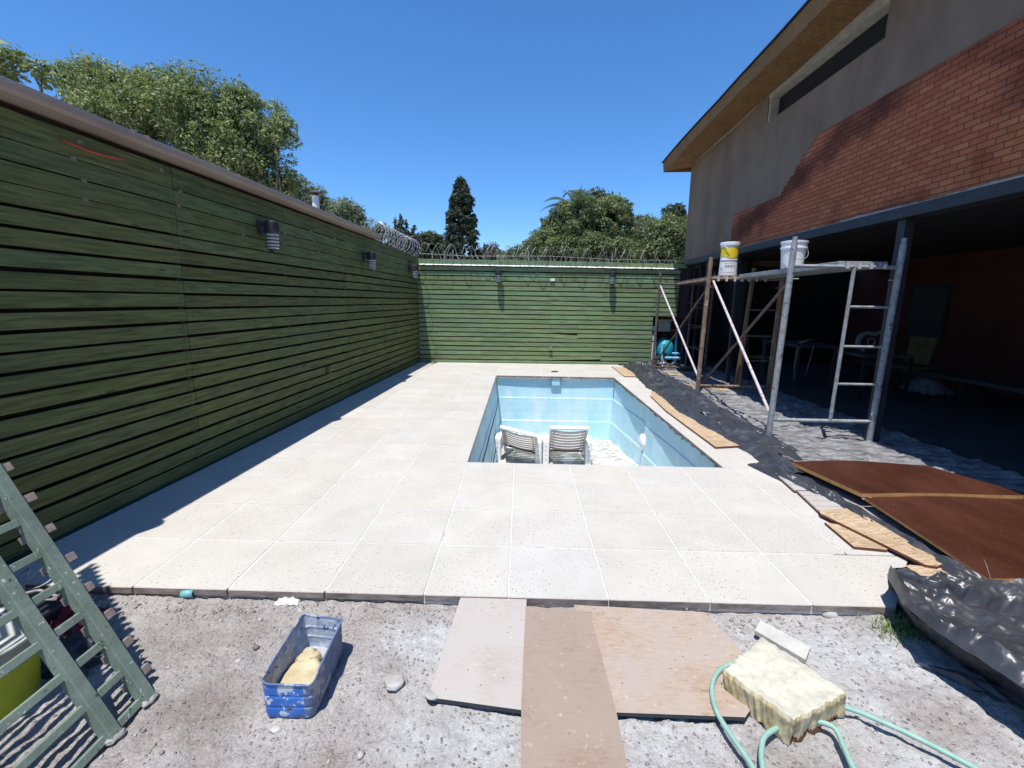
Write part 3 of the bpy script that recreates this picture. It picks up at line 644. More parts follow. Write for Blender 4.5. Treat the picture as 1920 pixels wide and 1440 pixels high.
# upper wall: render with slot window opening and a brick area set 6 mm proud by mortarless edge
wy0, wy1, wz0, wz1 = 5.66, 8.12, 4.38, 4.74
mb = MB(); th = .16
mb.box(BX, BX + th, YN, YF, 2.50, wz0); mb.box(BX, BX + th, YN, wy0, wz0, 4.96); mb.box(BX, BX + th, wy1, YF, wz0, 4.96)
mb.box(BX, BX + th, YF - .16, YF, 2.4, 2.499)
mb.hexa([(BX + th, YF - .16, 2.4), (9, YF - .16, 2.4), (9, YF, 2.4), (BX + th, YF, 2.4), (BX + th, YF - .16, 4.80), (9, YF - .16, 5.85), (9, YF, 5.85), (BX + th, YF, 4.80)])
part(mb, 'render_wall', M['stucco'], bl)
mb = MB(); mb.box(BX + .004, BX + th, wy0, wy1, wz1, 4.96); mb.box(BX + .02, BX + th, wy1 - .05, wy1 - .001, wz0 + .002, wz1 - .001); wf = part(mb, 'window', M['cream'], bl)
mb = MB(); mb.box(BX + th - .01, BX + th + .02, wy0, wy1 - .05, wz0, wz1); part(mb, 'pane', M['dark'], wf)  # near-black sheet painted in for the shade inside the slot opening
# brick skin polygon (y,z)
poly = [(YN, 2.528), (8.98, 2.49), (8.98, 3.12), (7.46, 3.12)]
for k in range(11):
    ye = 7.40 - .071 * k + (.03 if k % 2 else 0) + random.uniform(-.02, .02); z0_ = 3.12 + .0555 * k; poly += [(ye, z0_), (ye - .008, z0_ + .0555)]
poly += [(5.2, 3.75), (YN, 3.80)]
mb = MB(); n = len(poly); f0 = [(BX - .014, y, z) for y, z in poly]; f1 = [(BX - .0005, y, z) for y, z in poly]
mb.add(f0 + f1, [tuple(range(n))] + [(i, i + n, (i + 1) % n + n, (i + 1) % n) for i in range(n)]); part(mb, 'brick_panel', M['brick'], bl)
mb = MB(); mb.hexa([(BX - .04, YN, 2.41), (BX + .15, YN, 2.41), (BX + .15, YF - .16, 2.38), (BX - .04, YF - .16, 2.38), (BX - .04, YN, 2.525), (BX + .15, YN, 2.525), (BX + .15, YF - .16, 2.485), (BX - .04, YF - .16, 2.485)])
part(mb, 'lintel_beam', M['steel_dark'], bl, bevel=.004)
mb = MB()
for i in range(120):
    y = 1 + i * .065; z = 2.5255 - (y - YN) * .00285; h = .006 + .02 * max(0, fbm(y * 4, 2))
    mb.box(BX - .036, BX - .0145, y, y + .064, z, z + h + (.012 if 5.0 < y < 5.9 or 3.6 < y < 4.3 else 0))
part(mb, 'mortar_squeeze', M['mortar'], bl)
for (y, w) in ((1.9, .1), (5.05, .1), (8.7, .07), (10.1, .07), (11.25, .1)):
    mb = MB(); mb.box(BX + .02, BX + .02 + w, y - w / 2, y + w / 2, -.011, 2.379 + (.01 if y < 9 else 0)); part(mb, 'post', M['steel_dark'], bl, bevel=.004)
# far glazed bays (dark frames) between the far posts
mb = MB()
for z in (.5, 1.0, 1.5, 2.0): mb.box(BX + .03, BX + .07, 10.14, 11.2, z, z + .03)
for y in (10.5, 10.85): mb.box(BX + .032, BX + .068, y, y + .03, .05, 2.35)
parts(mb, 'window_bar', M['steel_dark'], bl)
# roof: soffit, fascia, membrane
def sz(y): 
    t = [(YN, 5.0), (5.9, 4.93), (7.3, 4.86), (8.3, 4.82), (9.4, 4.745), (11.8, 4.70)]
    for (a, za), (b, zb) in zip(t[:-1], t[1:]):
        if y <= b: return za + (zb - za) * (y - a) / (b - a)
    return t[-1][1]
def oz(y): 
    t = [(YN, 4.86), (5.8, 4.80), (6.8, 4.76), (7.9, 4.76), (9.5, 4.70), (11.8, 4.57)]
    for (a, za), (b, zb) in zip(t[:-1], t[1:]):
        if y <= b: return za + (zb - za) * (y - a) / (b - a)
    return t[-1][1]
yy = [YN, 1, 3, 4.5, 5.8, 6.8, 7.9, 8.6, 9.5, 10.4, 11.0, 11.72]
OX = 3.35
mb = MB(); vs = []
for y in yy: vs += [(OX, y, oz(y)), (BX + .3, y, sz(y) + .0), (BX + .3, y, sz(y) + .02), (OX, y, oz(y) + .02)]
mb.add(vs, [(4 * i + a, 4 * i + 4 + a, 4 * i + 4 + (a + 1) % 4, 4 * i + (a + 1) % 4) for i in range(len(yy) - 1) for a in range(4)] + [(0, 1, 2, 3), (4 * len(yy) - 1, 4 * len(yy) - 2, 4 * len(yy) - 3, 4 * len(yy) - 4)])
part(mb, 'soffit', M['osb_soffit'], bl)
mb = MB(); vs = []
for y in yy: t = .20 + .02 * math.sin(y * 1.3); vs += [(OX - .018, y, oz(y) - .01), (OX - .001, y, oz(y) - .01), (OX - .001, y, oz(y) + t - .014), (OX - .045, y, oz(y) + t - .014)]
mb.add(vs, [(4 * i + a, 4 * i + 4 + a, 4 * i + 4 + (a + 1) % 4, 4 * i + (a + 1) % 4) for i in range(len(yy) - 1) for a in range(4)] + [(0, 1, 2, 3), (4 * len(yy) - 1, 4 * len(yy) - 2, 4 * len(yy) - 3, 4 * len(yy) - 4)])
mb.hexa([(OX, 11.70, 4.565), (9, 11.70, 4.69), (9, 11.72, 4.69), (OX, 11.72, 4.565), (OX, 11.70, 4.79), (9, 11.70, 5.95), (9, 11.72, 5.95), (OX, 11.72, 4.79)])
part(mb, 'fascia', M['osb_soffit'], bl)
mb = MB(); vs = []
for y in yy: t = .20 + .02 * math.sin(y * 1.3); j = .004 * fbm(y * 3, 0); vs += [(OX - .075, y + (.03 if y > 11.6 else 0), oz(y) + t - .012 + j), (9, y + (.03 if y > 11.6 else 0), oz(y) + t + 1.28), (9, y + (.03 if y > 11.6 else 0), oz(y) + t + 1.3), (OX - .075, y + (.03 if y > 11.6 else 0), oz(y) + t + .006 + j)]
mb.add(vs, [(4 * i + a, 4 * i + 4 + a, 4 * i + 4 + (a + 1) % 4, 4 * i + (a + 1) % 4) for i in range(len(yy) - 1) for a in range(4)] + [(0, 1, 2, 3), (4 * len(yy) - 1, 4 * len(yy) - 2, 4 * len(yy) - 3, 4 * len(yy) - 4)])
part(mb, 'roof', M['black'], bl)
mb = MB()
for i in range(90):
    y = 5.5 + i * .0665; z = sz(y); h = .02 + .03 * max(0, fbm(y * 5, 9))
    if not (wy0 < y < wy1 - .02): mb.box(BX - .012, BX - .0005, y, y + .066, z - h - .012, z - .004)
part(mb, 'foam_seam', M['cream'], bl)
# interior
IXB = 8.4
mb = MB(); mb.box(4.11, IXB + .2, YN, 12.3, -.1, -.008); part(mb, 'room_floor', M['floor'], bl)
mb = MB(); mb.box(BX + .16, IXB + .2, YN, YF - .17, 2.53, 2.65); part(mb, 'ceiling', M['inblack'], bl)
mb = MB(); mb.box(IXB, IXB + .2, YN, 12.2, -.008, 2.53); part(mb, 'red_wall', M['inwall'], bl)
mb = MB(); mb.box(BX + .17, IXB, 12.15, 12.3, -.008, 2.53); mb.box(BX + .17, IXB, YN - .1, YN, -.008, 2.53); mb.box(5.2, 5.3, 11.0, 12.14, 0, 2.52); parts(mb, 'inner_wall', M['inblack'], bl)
for (y0, y1) in ((9.3, 10.2), (7.0, 7.55)):
    mb = MB(); mb.box(IXB - .03, IXB - .001, y0, y1, .85, 1.95); w = part(mb, 'window', M['steel_dark'], bl)
    mb = MB(); mb.box(IXB - .04, IXB - .031, y0 + .05, y1 - .05, .9, 1.9); part(mb, 'pane', M['inglass'], w)
# things in the dark room
mb = MB(); mb.box(6.9, 7.35, 3.0, 9.6, .36, .42); t = empty('bench', (7.1, 6, 0), 'long low grey bench in the dark ground floor room', 'bench'); part(mb, 'seat', M['ingrey'], t)
for y in (3.3, 5.2, 7.2, 9.2):
    mb = MB(); mb.box(6.95, 7.3, y, y + .08, -.008, .359); part(mb, 'leg', M['inblack'], t)
t = empty('chair', (7.0, 8.35, 0), 'yellow chair standing on the bench side of the dark room', 'chair', rz=R(10))
mb = MB(); mb.box(-.2, .2, -.22, .22, .42, .46); mb.build('seat', M['inyel'], t)
mb = MB(); mb.hexa([(.16, -.2, .5), (.2, -.2, .5), (.2, .2, .5), (.16, .2, .5), (.22, -.23, .98), (.26, -.23, .98), (.26, .23, .98), (.22, .23, .98)]); mb.build('backrest', M['inyel'], t)
for a in (-.17, .17):
    for b in (-.19, .19):
        mb = MB(); mb.tube([(a, b, -.008), (a, b, .42)], .015, 6); mb.build('leg', M['ingrey'], t)
t = empty('table_saw', (5.9, 7.75, 0), 'white round saw guard on a dark work table inside the open room', 'saw')
mb = MB(); mb.box(5.5, 6.3, 7.4, 8.1, .70, .74); part(mb, 'table_top', M['ingrey'], t)
for a in (5.54, 6.26):
    for b in (7.44, 8.06):
        mb = MB(); mb.box(a - .025, a + .025, b - .025, b + .025, -.008, .699); part(mb, 'leg', M['inblack'], t)
mb = MB(); c = Vector((5.72, 7.7, .93))
for k in range(14):
    a0 = R(60 + k * 14); a1 = R(60 + (k + 1) * 14); q = lambda a, r, y: (c.x + r * math.cos(a), c.y + y, c.z + r * math.sin(a))
    mb.hexa([q(a0, .12, -.03), q(a1, .12, -.03), q(a1, .12, .03), q(a0, .12, .03), q(a0, .17, -.03), q(a1, .17, -.03), q(a1, .17, .03), q(a0, .17, .03)])
part(mb, 'guard', M['inwhite'], t)
mb = MB(); mb.tube([(c.x + .05 + .06 * math.cos(a), c.y - .03, c.z + .06 * math.sin(a)) for a in [k * math.pi / 10 for k in range(20)]], .012, 6, closed=True); mb.tube([(c.x + .1, c.y, c.z + .12), (c.x + .3, c.y, c.z + .2)], .03, 8); part(mb, 'motor', M['inwhite'], t)
def crumple(mb, f, nu, nv): return mb.grid(f, nu, nv)
mb = MB(); mb.grid(lambda u, v: Vector((7.0 + .55 * u, 7.9 + .6 * v, .02 + .33 * math.sin(math.pi * u) ** .7 * math.sin(math.pi * v) ** .7 + .05 * fbm(u * 6, v * 6))), 30, 30)
o = mb.build('plastic_sheet', M['inwhite'], smooth=True, solid=.004); tag(base(o, (7.2, 8.2, 0)), 'crumpled pale plastic sheet heaped on the dark room floor', 'plastic sheet')
t = empty('chair', (4.9, 9.3, 0), 'thin metal chair frame just inside the dark room behind the scaffold', 'chair', rz=.4)
mb = MB(); mb.tube([(-.2, -.2, 0), (-.22, -.2, .45), (-.25, -.2, .9), (-.25, .2, .9), (-.22, .2, .45), (-.2, .2, 0)], .014, 6); mb.tube([(.2, -.2, 0), (.2, -.2, .45), (-.22, -.2, .45)], .014, 6); mb.tube([(.2, .2, 0), (.2, .2, .45), (-.22, .2, .45)], .014, 6); mb.build('frame', M['ingrey'], t)
mb = MB(); mb.box(-.2, .2, -.2, .2, .455, .48); mb.build('seat', M['inyel'], t)
t = empty('workbench', (5.6, 9.4, 0), 'cluttered dark workbench inside the room behind the ladder frame', 'workbench')
mb = MB(); mb.box(5.2, 6.0, 8.7, 10.0, .72, .77); part(mb, 'top', M['ingrey'], t)
for a in (5.25, 5.95):
    for b in (8.75, 9.95):
        mb = MB(); mb.box(a - .03, a + .03, b - .03, b + .03, -.008, .719); part(mb, 'leg', M['ingrey'], t)
mb = MB(); mb.tube([(5.3, 8.7, .78), (5.2, 8.68, .7), (5.17, 8.68, .4), (5.22, 8.7, .1)], .012, 6); mb.tube([(5.5, 8.7, .78), (5.45, 8.66, .6), (5.4, 8.68, .2)], .01, 6); mb.tube([(5.35, 8.9, .8), (5.6, 9.0, .86), (5.9, 9.3, .8)], .02, 6)
o = mb.build('rope', M['slatend'], smooth=True); tag(base(o, (5.3, 8.7, .7)), 'pale rope hanging over the edge of the dark workbench', 'rope')
#@@PART2
# ================================================================ SCAFFOLD
sc = empty('scaffold', (3.3, 5, 0), 'tubular scaffold of a grey ladder frame and two rusty frames joined by crossed braces', 'scaffold')
AY, BY, CY = 5.0, 7.55, 9.93
def frame(name, y, xl, xr, xi, top, mat, leg_r, zr, rungs, xi_mat=None, dx=.03, zb=.25):
    f = empty(name, (xl, y, 0)); f.parent = sc; f.location = Vector((xl, y, 0)) - sc.location
    def P(x, z): return (x + dx * z / 2, y, z)
    for x in (xl, xr):
        mb = MB(); mb.tube([P(x, 0.012), P(x, top)], leg_r, 14); mb.tube([P(x, top - .002), P(x, top + .06)], leg_r * .78, 12); part(mb, 'leg', mat, f, smooth=False)
    mb = MB(); mb.tube([P(xl, zr), P(xr, zr)], .02, 10); mb.tube([P(xl, zb), P(xr, zb)], .02, 10); parts(mb, 'rail', mat, f)
    mb = MB(); mb.tube([P(xi, zb), P(xi, zr)], .019, 10); part(mb, 'ladder_pole', xi_mat or mat, f)
    for z in rungs:
        mb = MB(); mb.tube([P(xi, z), P(xr, z)], .014, 8); part(mb, 'rung', xi_mat or mat, f)
    mb = MB()
    for x, s in ((xl, 1), (xr, -1)):
        mb.tube([P(x, zr - .13), (P(x, zr - .13)[0] + s * .09, y, zr - .13)], .008, 6)
        mb.tube([P(x, .35), (P(x, .35)[0] - s * -.05, y - .03, .33)], .008, 6)
    parts(mb, 'brace_pin', mat, f); return f
frame('end_frame', AY, 2.79, 3.905, 3.44, 2.14, M['galv'], .031, 1.905, (.665, 1.075, 1.495))
frame('end_frame', BY, 2.955, 4.11, 3.64, 2.17, M['rust'], .034, 1.90, (.6, 1.0, 1.42), M['rustdark'], zb=.17)
frame('end_frame', CY, 2.88, 4.0, 3.58, 2.12, M['rustdark'], .028, 1.9, (.6, 1.0, 1.42), zb=.14)
for (a, b, m) in (((3.06, BY - .02, 1.86), (2.80, AY + .04, .33), 'whitetube'), ((2.84, AY + .03, 1.78), (3.0, BY - .04, .22), 'rustdark'),
                  ((2.93, CY - .02, 1.86), (2.98, BY + .04, .3), 'whitetube'), ((3.0, BY + .03, 1.8), (2.9, CY - .04, .22), 'rustdark')):
    a = Vector(a); b = Vector(b); mb = MB(); k = Vector((-.012 if m == 'whitetube' else .016, 0, 0)); mb.tube([a + k, b + k], .017, 8); part(mb, 'cross_brace', M[m], sc)
# planks
pk = empty('scaffold_plank', (3.6, 6.2, 1.93), 'grey steel scaffold plank between the near grey frame and the middle rusty frame', 'plank', 'scaffold planks')
mb = MB()
def quadbar(p, z0, z1): mb.hexa([(*q, z0) for q in p] + [(*q, z1) for q in p])
quadbar([(3.33, AY + .035), (3.83, AY + .035), (3.93, BY - .035), (3.43, BY - .035)], 1.905, 1.965); part(mb, 'deck', M['galv'], pk, bevel=.004)
mb = MB()
for x in (3.38, 3.5, 3.62, 3.76):
    mb.box(x - .016, x + .016, AY - .03, AY + .034, 1.928, 1.945); mb.box(x - .016, x + .016, AY - .036, AY - .026, 1.885, 1.945)
    mb.box(x + .09, x + .115, BY - .034, BY - .024, 1.86, 1.93)
parts(mb, 'hook', M['whitetube'], pk)
pk2 = empty('scaffold_plank', (3.4, 8.7, 1.93), 'rusty brown scaffold plank between the middle rusty frame and the far frame', 'plank', 'scaffold planks')
mb = MB(); quadbar([(3.07, BY + .03), (3.55, BY + .03), (3.72, CY + .1), (3.3, CY + .1)], 1.922, 1.95); mb.tube([(3.07, BY + .03, 1.9), (3.3, CY + .1, 1.9)], .02, 6); part(mb, 'deck', M['rust'], pk2)
mb = MB()
for x in (3.12, 3.25, 3.38, 3.5): mb.box(x - .016, x + .016, BY - .03, BY + .029, 1.92, 1.935); mb.box(x - .016, x + .016, BY - .036, BY - .026, 1.86, 1.93)
parts(mb, 'hook', M['whitetube'], pk2)
mb = MB(); mb.box(4.03, 4.07, 7.32, 7.36, -.01, 2.37); o = mb.build('timber_post', M['timber']); tag(base(o, (4.05, 7.33, 0)), 'ochre timber post standing beside the rusty ladder of the middle scaffold frame', 'post')
mb = MB(); mb.hexa([(3.78, 8.0, -.01), (3.83, 8.0, -.01), (3.83, 8.05, -.01), (3.78, 8.05, -.01), (3.84, 7.9, 2.1), (3.89, 7.9, 2.1), (3.89, 7.95, 2.1), (3.84, 7.95, 2.1)]); o = mb.build('timber_post', M['timber']); tag(base(o, (3.8, 8.02, 0)), 'thin ochre timber batten leaning behind the middle scaffold frame', 'post')
# buckets on the planks
def handle(mb, r, z, drop, side):
    pts = []
    for i in range(17):
        a = math.pi * i / 16; pts.append((r * math.cos(a) * 1.03, side * (.02 + r * 1.02 * math.sin(a)), z - drop * math.sin(a)))
    mb.tube(pts, .0035, 6)
bk = empty('paint_bucket', (3.40, 7.86, 1.951), 'tall white paint bucket with yellow label and upside down lettering on the far plank', 'bucket')
T = MB(); T.lathe([(0, 0), (.138, 0), (.142, .02), (.132, .16), (.130, .28), (.128, .42), (.136, .475), (.136, .5)], (0, 0, 0), 40); T.build('pail', M['whitep'], bk, smooth=True)
T = MB(); T.lathe([(.137, .49), (.15, .492), (.152, .535), (.145, .54), (0, .54)], (0, 0, 0), 40); T.build('lid', M['whitep'], bk)
def band(z0, z1, a0, a1, r0, r1, fn0=None, fn1=None, n=24):
    vs = []
    for i in range(n + 1):
        a = R(a0 + (a1 - a0) * i / n); za = z0 + (fn0(i / n) if fn0 else 0); zb = z1 + (fn1(i / n) if fn1 else 0)
        def rad(z): return (.142 - (z - .02) * .0714 if z < .16 else .132 - (z - .16) * .0166 if z < .42 else .128 + (z - .42) * .145) + .0012
        vs += [(rad(za) * math.cos(a), rad(za) * math.sin(a), za), (rad(zb) * math.cos(a), rad(zb) * math.sin(a), zb)]
    return vs, [(2 * i, 2 * i + 2, 2 * i + 3, 2 * i + 1) for i in range(n)]
T = MB(); T.add(*band(.30, .455, 175, 345, 0, 0, fn0=lambda u: .02 * math.sin(u * 9))); T.build('yellow_label', M['yellow'], bk)
def ring_text(s, z, ang, size, parent, mat, rfun=.1375, flip=False, name='lettering'):
    cu = bpy.data.curves.new('t', 'FONT'); cu.body = s; cu.size = size; cu.align_x = 'CENTER'; cu.align_y = 'CENTER'; cu.extrude = 0
    ob = bpy.data.objects.new('t', cu); COL.objects.link(ob); dg = bpy.context.evaluated_depsgraph_get(); me = bpy.data.meshes.new_from_object(ob.evaluated_get(dg))
    bpy.data.objects.remove(ob)
    for v in me.vertices:
        x, y = (v.co.x, v.co.y) if not flip else (-v.co.x, -v.co.y)
        a = R(ang) + x / rfun; v.co = (rfun * math.cos(a) * 1.01, rfun * math.sin(a) * 1.01, z + y)
    me.materials.clear(); me.materials.append(mat); o = bpy.data.objects.new(name, me); COL.objects.link(o); o.parent = parent; return o
T = MB(); T.add(*band(.235, .25, 185, 350, 0, 0)); T.add(*band(.205, .209, 215, 290, 0, 0)); T.add(*band(.06, .063, 215, 285, 0, 0))
T.add(*band(.375, .384, 178, 320, 0, 0, fn0=lambda u: .02 * math.cos(u * 7), fn1=lambda u: .02 * math.cos(u * 7))); T.build('print', M['ink'], bk)
ring_text('Latex', .155, 258, .075, bk, M['ink'], flip=True); ring_text('20', .12, 205, .045, bk, M['ink'], .14, True)
T = MB(); vs = []; 
for k in range(28):
    a = 2 * math.pi * k / 28; an = R(318) + .05 * math.cos(a) / .131; vs.append((.1325 * math.cos(an), .1325 * math.sin(an), .37 + .055 * math.sin(a)))
T.add(vs, [tuple(range(28))]); T.build('emblem', M['navy'], bk)
T = MB(); T.add(*band(.385, .39, 305, 331, 0, 0)); T.add(*band(.36, .365, 303, 333, 0, 0)); T.build('print', M['white'], bk)
for c in bk.children[-1:]: 
    for v in c.data.vertices: v.co.x *= 1.025; v.co.y *= 1.025
T = MB(); T.tube([(-.15, -.02, .5), (-.1, -.125, .45), (-.06, -.15, .4)], .004, 6); T.build('handle', M['whitep'], bk)
bw = empty('bucket', (3.47, 6.15, 1.966), 'open white plastic bucket with wire handle on the near grey plank', 'bucket')
T = MB(); T.lathe([(0, 0), (.118, 0), (.122, .004), (.142, .24), (.152, .242), (.152, .262), (.144, .264), (.146, .312), (.156, .314), (.157, .334), (.147, .336), (.143, .33), (.138, .24), (.118, .012), (0, .012)], (0, 0, 0), 48); T.build('pail', M['whitep'], bw, smooth=False)
T = MB(); handle(T, .15, .25, .15, -1); T.build('handle', M['wire'], bw)
# ================================================================ PLASTIC SHEETS, BOARDS ON THE RIGHT
def lerp(a, b, t): return a + (b - a) * t
def pw(t, pts):
    for (a, va), (b, vb) in zip(pts[:-1], pts[1:]):
        if t <= b: return va + (vb - va) * (t - a) / (b - a)
    return pts[-1][1]
def ridged(x, y, z=0): return 1 - abs(noise.noise(Vector((x, y, z)))) * 2
def tri(t): t -= math.floor(t); return abs(2 * t - 1)
def crump(x, y, sc=1.0, seed=0, th0=0.0, n=5):
    h = 0; x *= sc; y *= sc; w = .35 * fbm(x * .8, y * .8, seed, 2)
    for k in range(n):
        th = th0 + (k * 2.4 + seed) % 3.14159; f = (1.1, 1.7, 2.6, 3.9, 6.1, 9)[k]
        m = .35 + .65 * max(0, noise.noise(Vector((x * .9, y * .9, seed + k * 3.3))) + .5)
        h += tri(f * (x * math.cos(th) + y * math.sin(th)) + w * f * .6 + .25 * noise.noise(Vector((x * f * .7, y * f * .7, seed + k)))) * m / f
    return h - .45
def sharp(x, y, z=0, k=3.2): return max(0, 1 - abs(noise.noise(Vector((x, y, z)))) * k) ** 1.5
Lx = [(2.2, 2.50), (3.2, 2.46), (4.1, 2.34), (4.56, 2.36), (5.2, 2.26), (5.8, 2.24), (6.4, 2.20), (7.3, 2.27), (8.2, 2.3), (9.2, 2.38), (10.1, 2.45), (10.6, 2.43), (11.0, 2.6)]
def sheet(u, v):
    y = 3.35 + (10.95 - 3.35) * v; xl = pw(y, Lx) + .2; xr = 4.5; x = xl + (xr - xl) * u ** 1.15
    w = max(0, 1 - (x - xl) / .5)
    q = x + .25 * fbm(x * 1.2, y * 1.2, 4)
    a_ = y - .35 * x + .12 * fbm(x * 1.3, y * 1.3, 8); h = .012 + .03 * crump(x * .45 + .0, a_, 3.0, 7, n=6) + .012 * sharp(x * .8, a_ * 3.4, 1, 4.5) + .014 * sharp(x * 2.6 + a_, a_ * 4 - x * 2, 5, 4) + .009 * sharp(x * 5 - a_ * 2, a_ * 5 + x, 7, 4) + .003 * fbm(x * 3, a_ * 10, 2)
    h += w * (.05 * abs(fbm(x * 3, y * 3, 7)) + .03 * max(0, ridged(x * 6, y * 3.2, 3) - .3))
    return Vector((x, y, max(.004, h)))
ps = MB().grid(sheet, 170, 520); o = ps.build('plastic_sheet', M['plastic_dusty'], smooth=True)
tag(base(o, (3.3, 7, 0)), 'long dusty grey black plastic sheet spread under the scaffold', 'plastic sheet')
# thick crumpled edge of the sheet beside the pool
def roll(u, v):
    y = 3.9 + (10.85 - 3.9) * v; xl = pw(y, Lx); wd = pw(y, [(3.9, .26), (4.6, .6), (5.5, .72), (6.5, .75), (8, .8), (9.5, .6), (10.9, .35)])
    ht = pw(y, [(3.9, .05), (5, .08), (7, .10), (9, .11), (10.85, .14)])
    x = xl + wd * u; e = math.sin(math.pi * min(1, u * 1.02)) ** .6
    s = x * 1.0 + .22 * y
    s += .05 * fbm(x * 3, y * 2, 6); f = 1.5 * crump(s * 2.2, y * .75, 2.0, 4, n=6) + .5 * sharp(s * 4.5, y * .8, 2, 2.4) + .25
    z = ht * e * (.5 + .5 * f); x += .035 * fbm(y * 2.6, u * 3, 5) + .006 * fbm(y * 9, u * 6, 2)
    return Vector((x, y, max(z, .003) + (.004 if 0 < u < 1 else -.002)))
o = MB().grid(roll, 90, 700).build('plastic_sheet', M['plastic'], smooth=True)
tag(base(o, (2.6, 7, 0)), 'thick crumpled fold of black plastic lying along the right edge of the pool', 'plastic sheet')
# heap of folds by the pump
def heap(u, v):
    x = 2.5 + 1.45 * u; y = 10.15 + .95 * v; e = (math.sin(math.pi * u) * math.sin(math.pi * v)) ** .5
    return Vector((x, y, .004 + e * (.10 + .13 * crump(x, y, 3.5, 3, n=6))))
o = MB().grid(heap, 130, 90).build('plastic_sheet', M['bigroll'], smooth=True); tag(base(o, (3.2, 10.6, 0)), 'small crumpled heap of black plastic in front of the pool pump', 'plastic sheet')
# strip running down beside the brown boards
def strip(u, v):
    y = 2.25 + (4.2 - 2.25) * v; xc = pw(y, [(2.2, 2.62), (2.5, 2.515), (3.2, 2.50), (3.7, 2.43), (4.2, 2.33)]); wd = pw(y, [(2.2, .2), (3, .17), (4.2, .28)])
    x = xc - wd * .55 + wd * u; e = math.sin(math.pi * u) ** .7
    s = .6 * (x) + .35 * y
    return Vector((x + .012 * fbm(y * 5, u * 2), y, .004 + e * .036 * (.7 + 1.2 * crump((x - xc) * 2.5, y, 2.6, 9, n=6))))
o = MB().grid(strip, 40, 260).build('plastic_sheet', M['bigroll'], smooth=True); tag(base(o, (2.5, 3.2, 0)), 'narrow twisted band of black plastic along the left edge of the brown boards', 'plastic sheet')
# brown film faced boards
def board(pts, z, name, label, cat, mat, th=.016, edge=None, group=None, warp=None, tilt=None):
    n = len(pts); mb = MB()
    zs = [(z + (tilt[i] if tilt else 0)) for i in range(n)]
    if warp is None:
        top = [(p[0], p[1], zs[i] + th) for i, p in enumerate(pts)]; bot = [(p[0], p[1], zs[i]) for i, p in enumerate(pts)]
        mb.add(top + bot, [tuple(range(n))]); mb.mi = 1 if edge else 0
        mb.add(top + bot, [(i, i + n, (i + 1) % n + n, (i + 1) % n) for i in range(n)] + [tuple(range(n, 2 * n))[::-1]])
    o = mb.build(name, [mat, edge] if edge else mat); me = o.data; bm = bmesh.new(); bm.from_mesh(me); bmesh.ops.remove_doubles(bm, verts=bm.verts, dist=1e-5); bmesh.ops.recalc_face_normals(bm, faces=bm.faces); bm.to_mesh(me); bm.free()
    c = (sum(p[0] for p in pts) / n, sum(p[1] for p in pts) / n, z); base(o, c); return tag(o, label, cat, group)
def bigboard(c, z, bow, name, label, group, th=.017):
    (a, b, c_, d) = [Vector((*p, 0)) for p in c]; N = 16; mb = MB()
    def f(u, v, t): 
        p = a.lerp(b, u).lerp(d.lerp(c_, u), v); p.z = z + bow * math.sin(math.pi * u) * v + .008 * math.sin(u * 5) + t; return p
    for t in (0, th): mb.grid(lambda u, v: f(u, v, t), N, N)
    w = N + 1; K = w * w; mb.mi = 1; e = [i for i in range(w)] + [i * w + N for i in range(1, w)] + [N * w + i for i in range(N - 1, -1, -1)] + [i * w for i in range(N - 1, 0, -1)]
    fs = [(e[i], e[(i + 1) % len(e)], e[(i + 1) % len(e)] + K, e[i] + K) for i in range(len(e))]
    mb.f += fs; mb.m += [1] * len(fs)
    o = mb.build(name, [M['phenolic'], M['plyedge']]); bm = bmesh.new(); bm.from_mesh(o.data); bmesh.ops.recalc_face_normals(bm, faces=bm.faces); bm.to_mesh(o.data); bm.free()
    base(o, f(.5, .5, 0)); return tag(o, label, 'plywood board', group)
bigboard([(2.635, 3.36), (3.98, 3.42), (3.72, 4.06), (2.50, 4.06)], .062, .018, 'plywood_board', 'dark brown film faced plywood board farther from us, touching the scaffold sheet', 'brown plywood boards', .03)
bigboard([(2.545, 2.30), (3.95, 2.30), (3.975, 3.395), (2.64, 3.335)], .052, .01, 'plywood_board', 'dark brown film faced plywood board nearest us at the right edge', 'brown plywood boards')
mb = MB(); mb.tube([at(1522 + 8 * math.sin(i), 995 + i * 6, 2, .082) + Vector((.35, .0, 0)) for i in range(6)], .002, 5); 
mb.v = []; mb.f = []; mb.m = []
for (pts) in ([(1833, 985), (1848, 1000), (1845, 1015), (1856, 1030)], [(1832, 1012), (1838, 1035), (1850, 1060), (1857, 1085)]): mb.tube([at(a, b, 2, .0725) for a, b in pts], .0013, 5)
o = mb.build('string', M['slatend']); tag(base(o, at(1845, 1010, 2, .074)), 'thin bits of pale string lying on the near brown board', 'string')
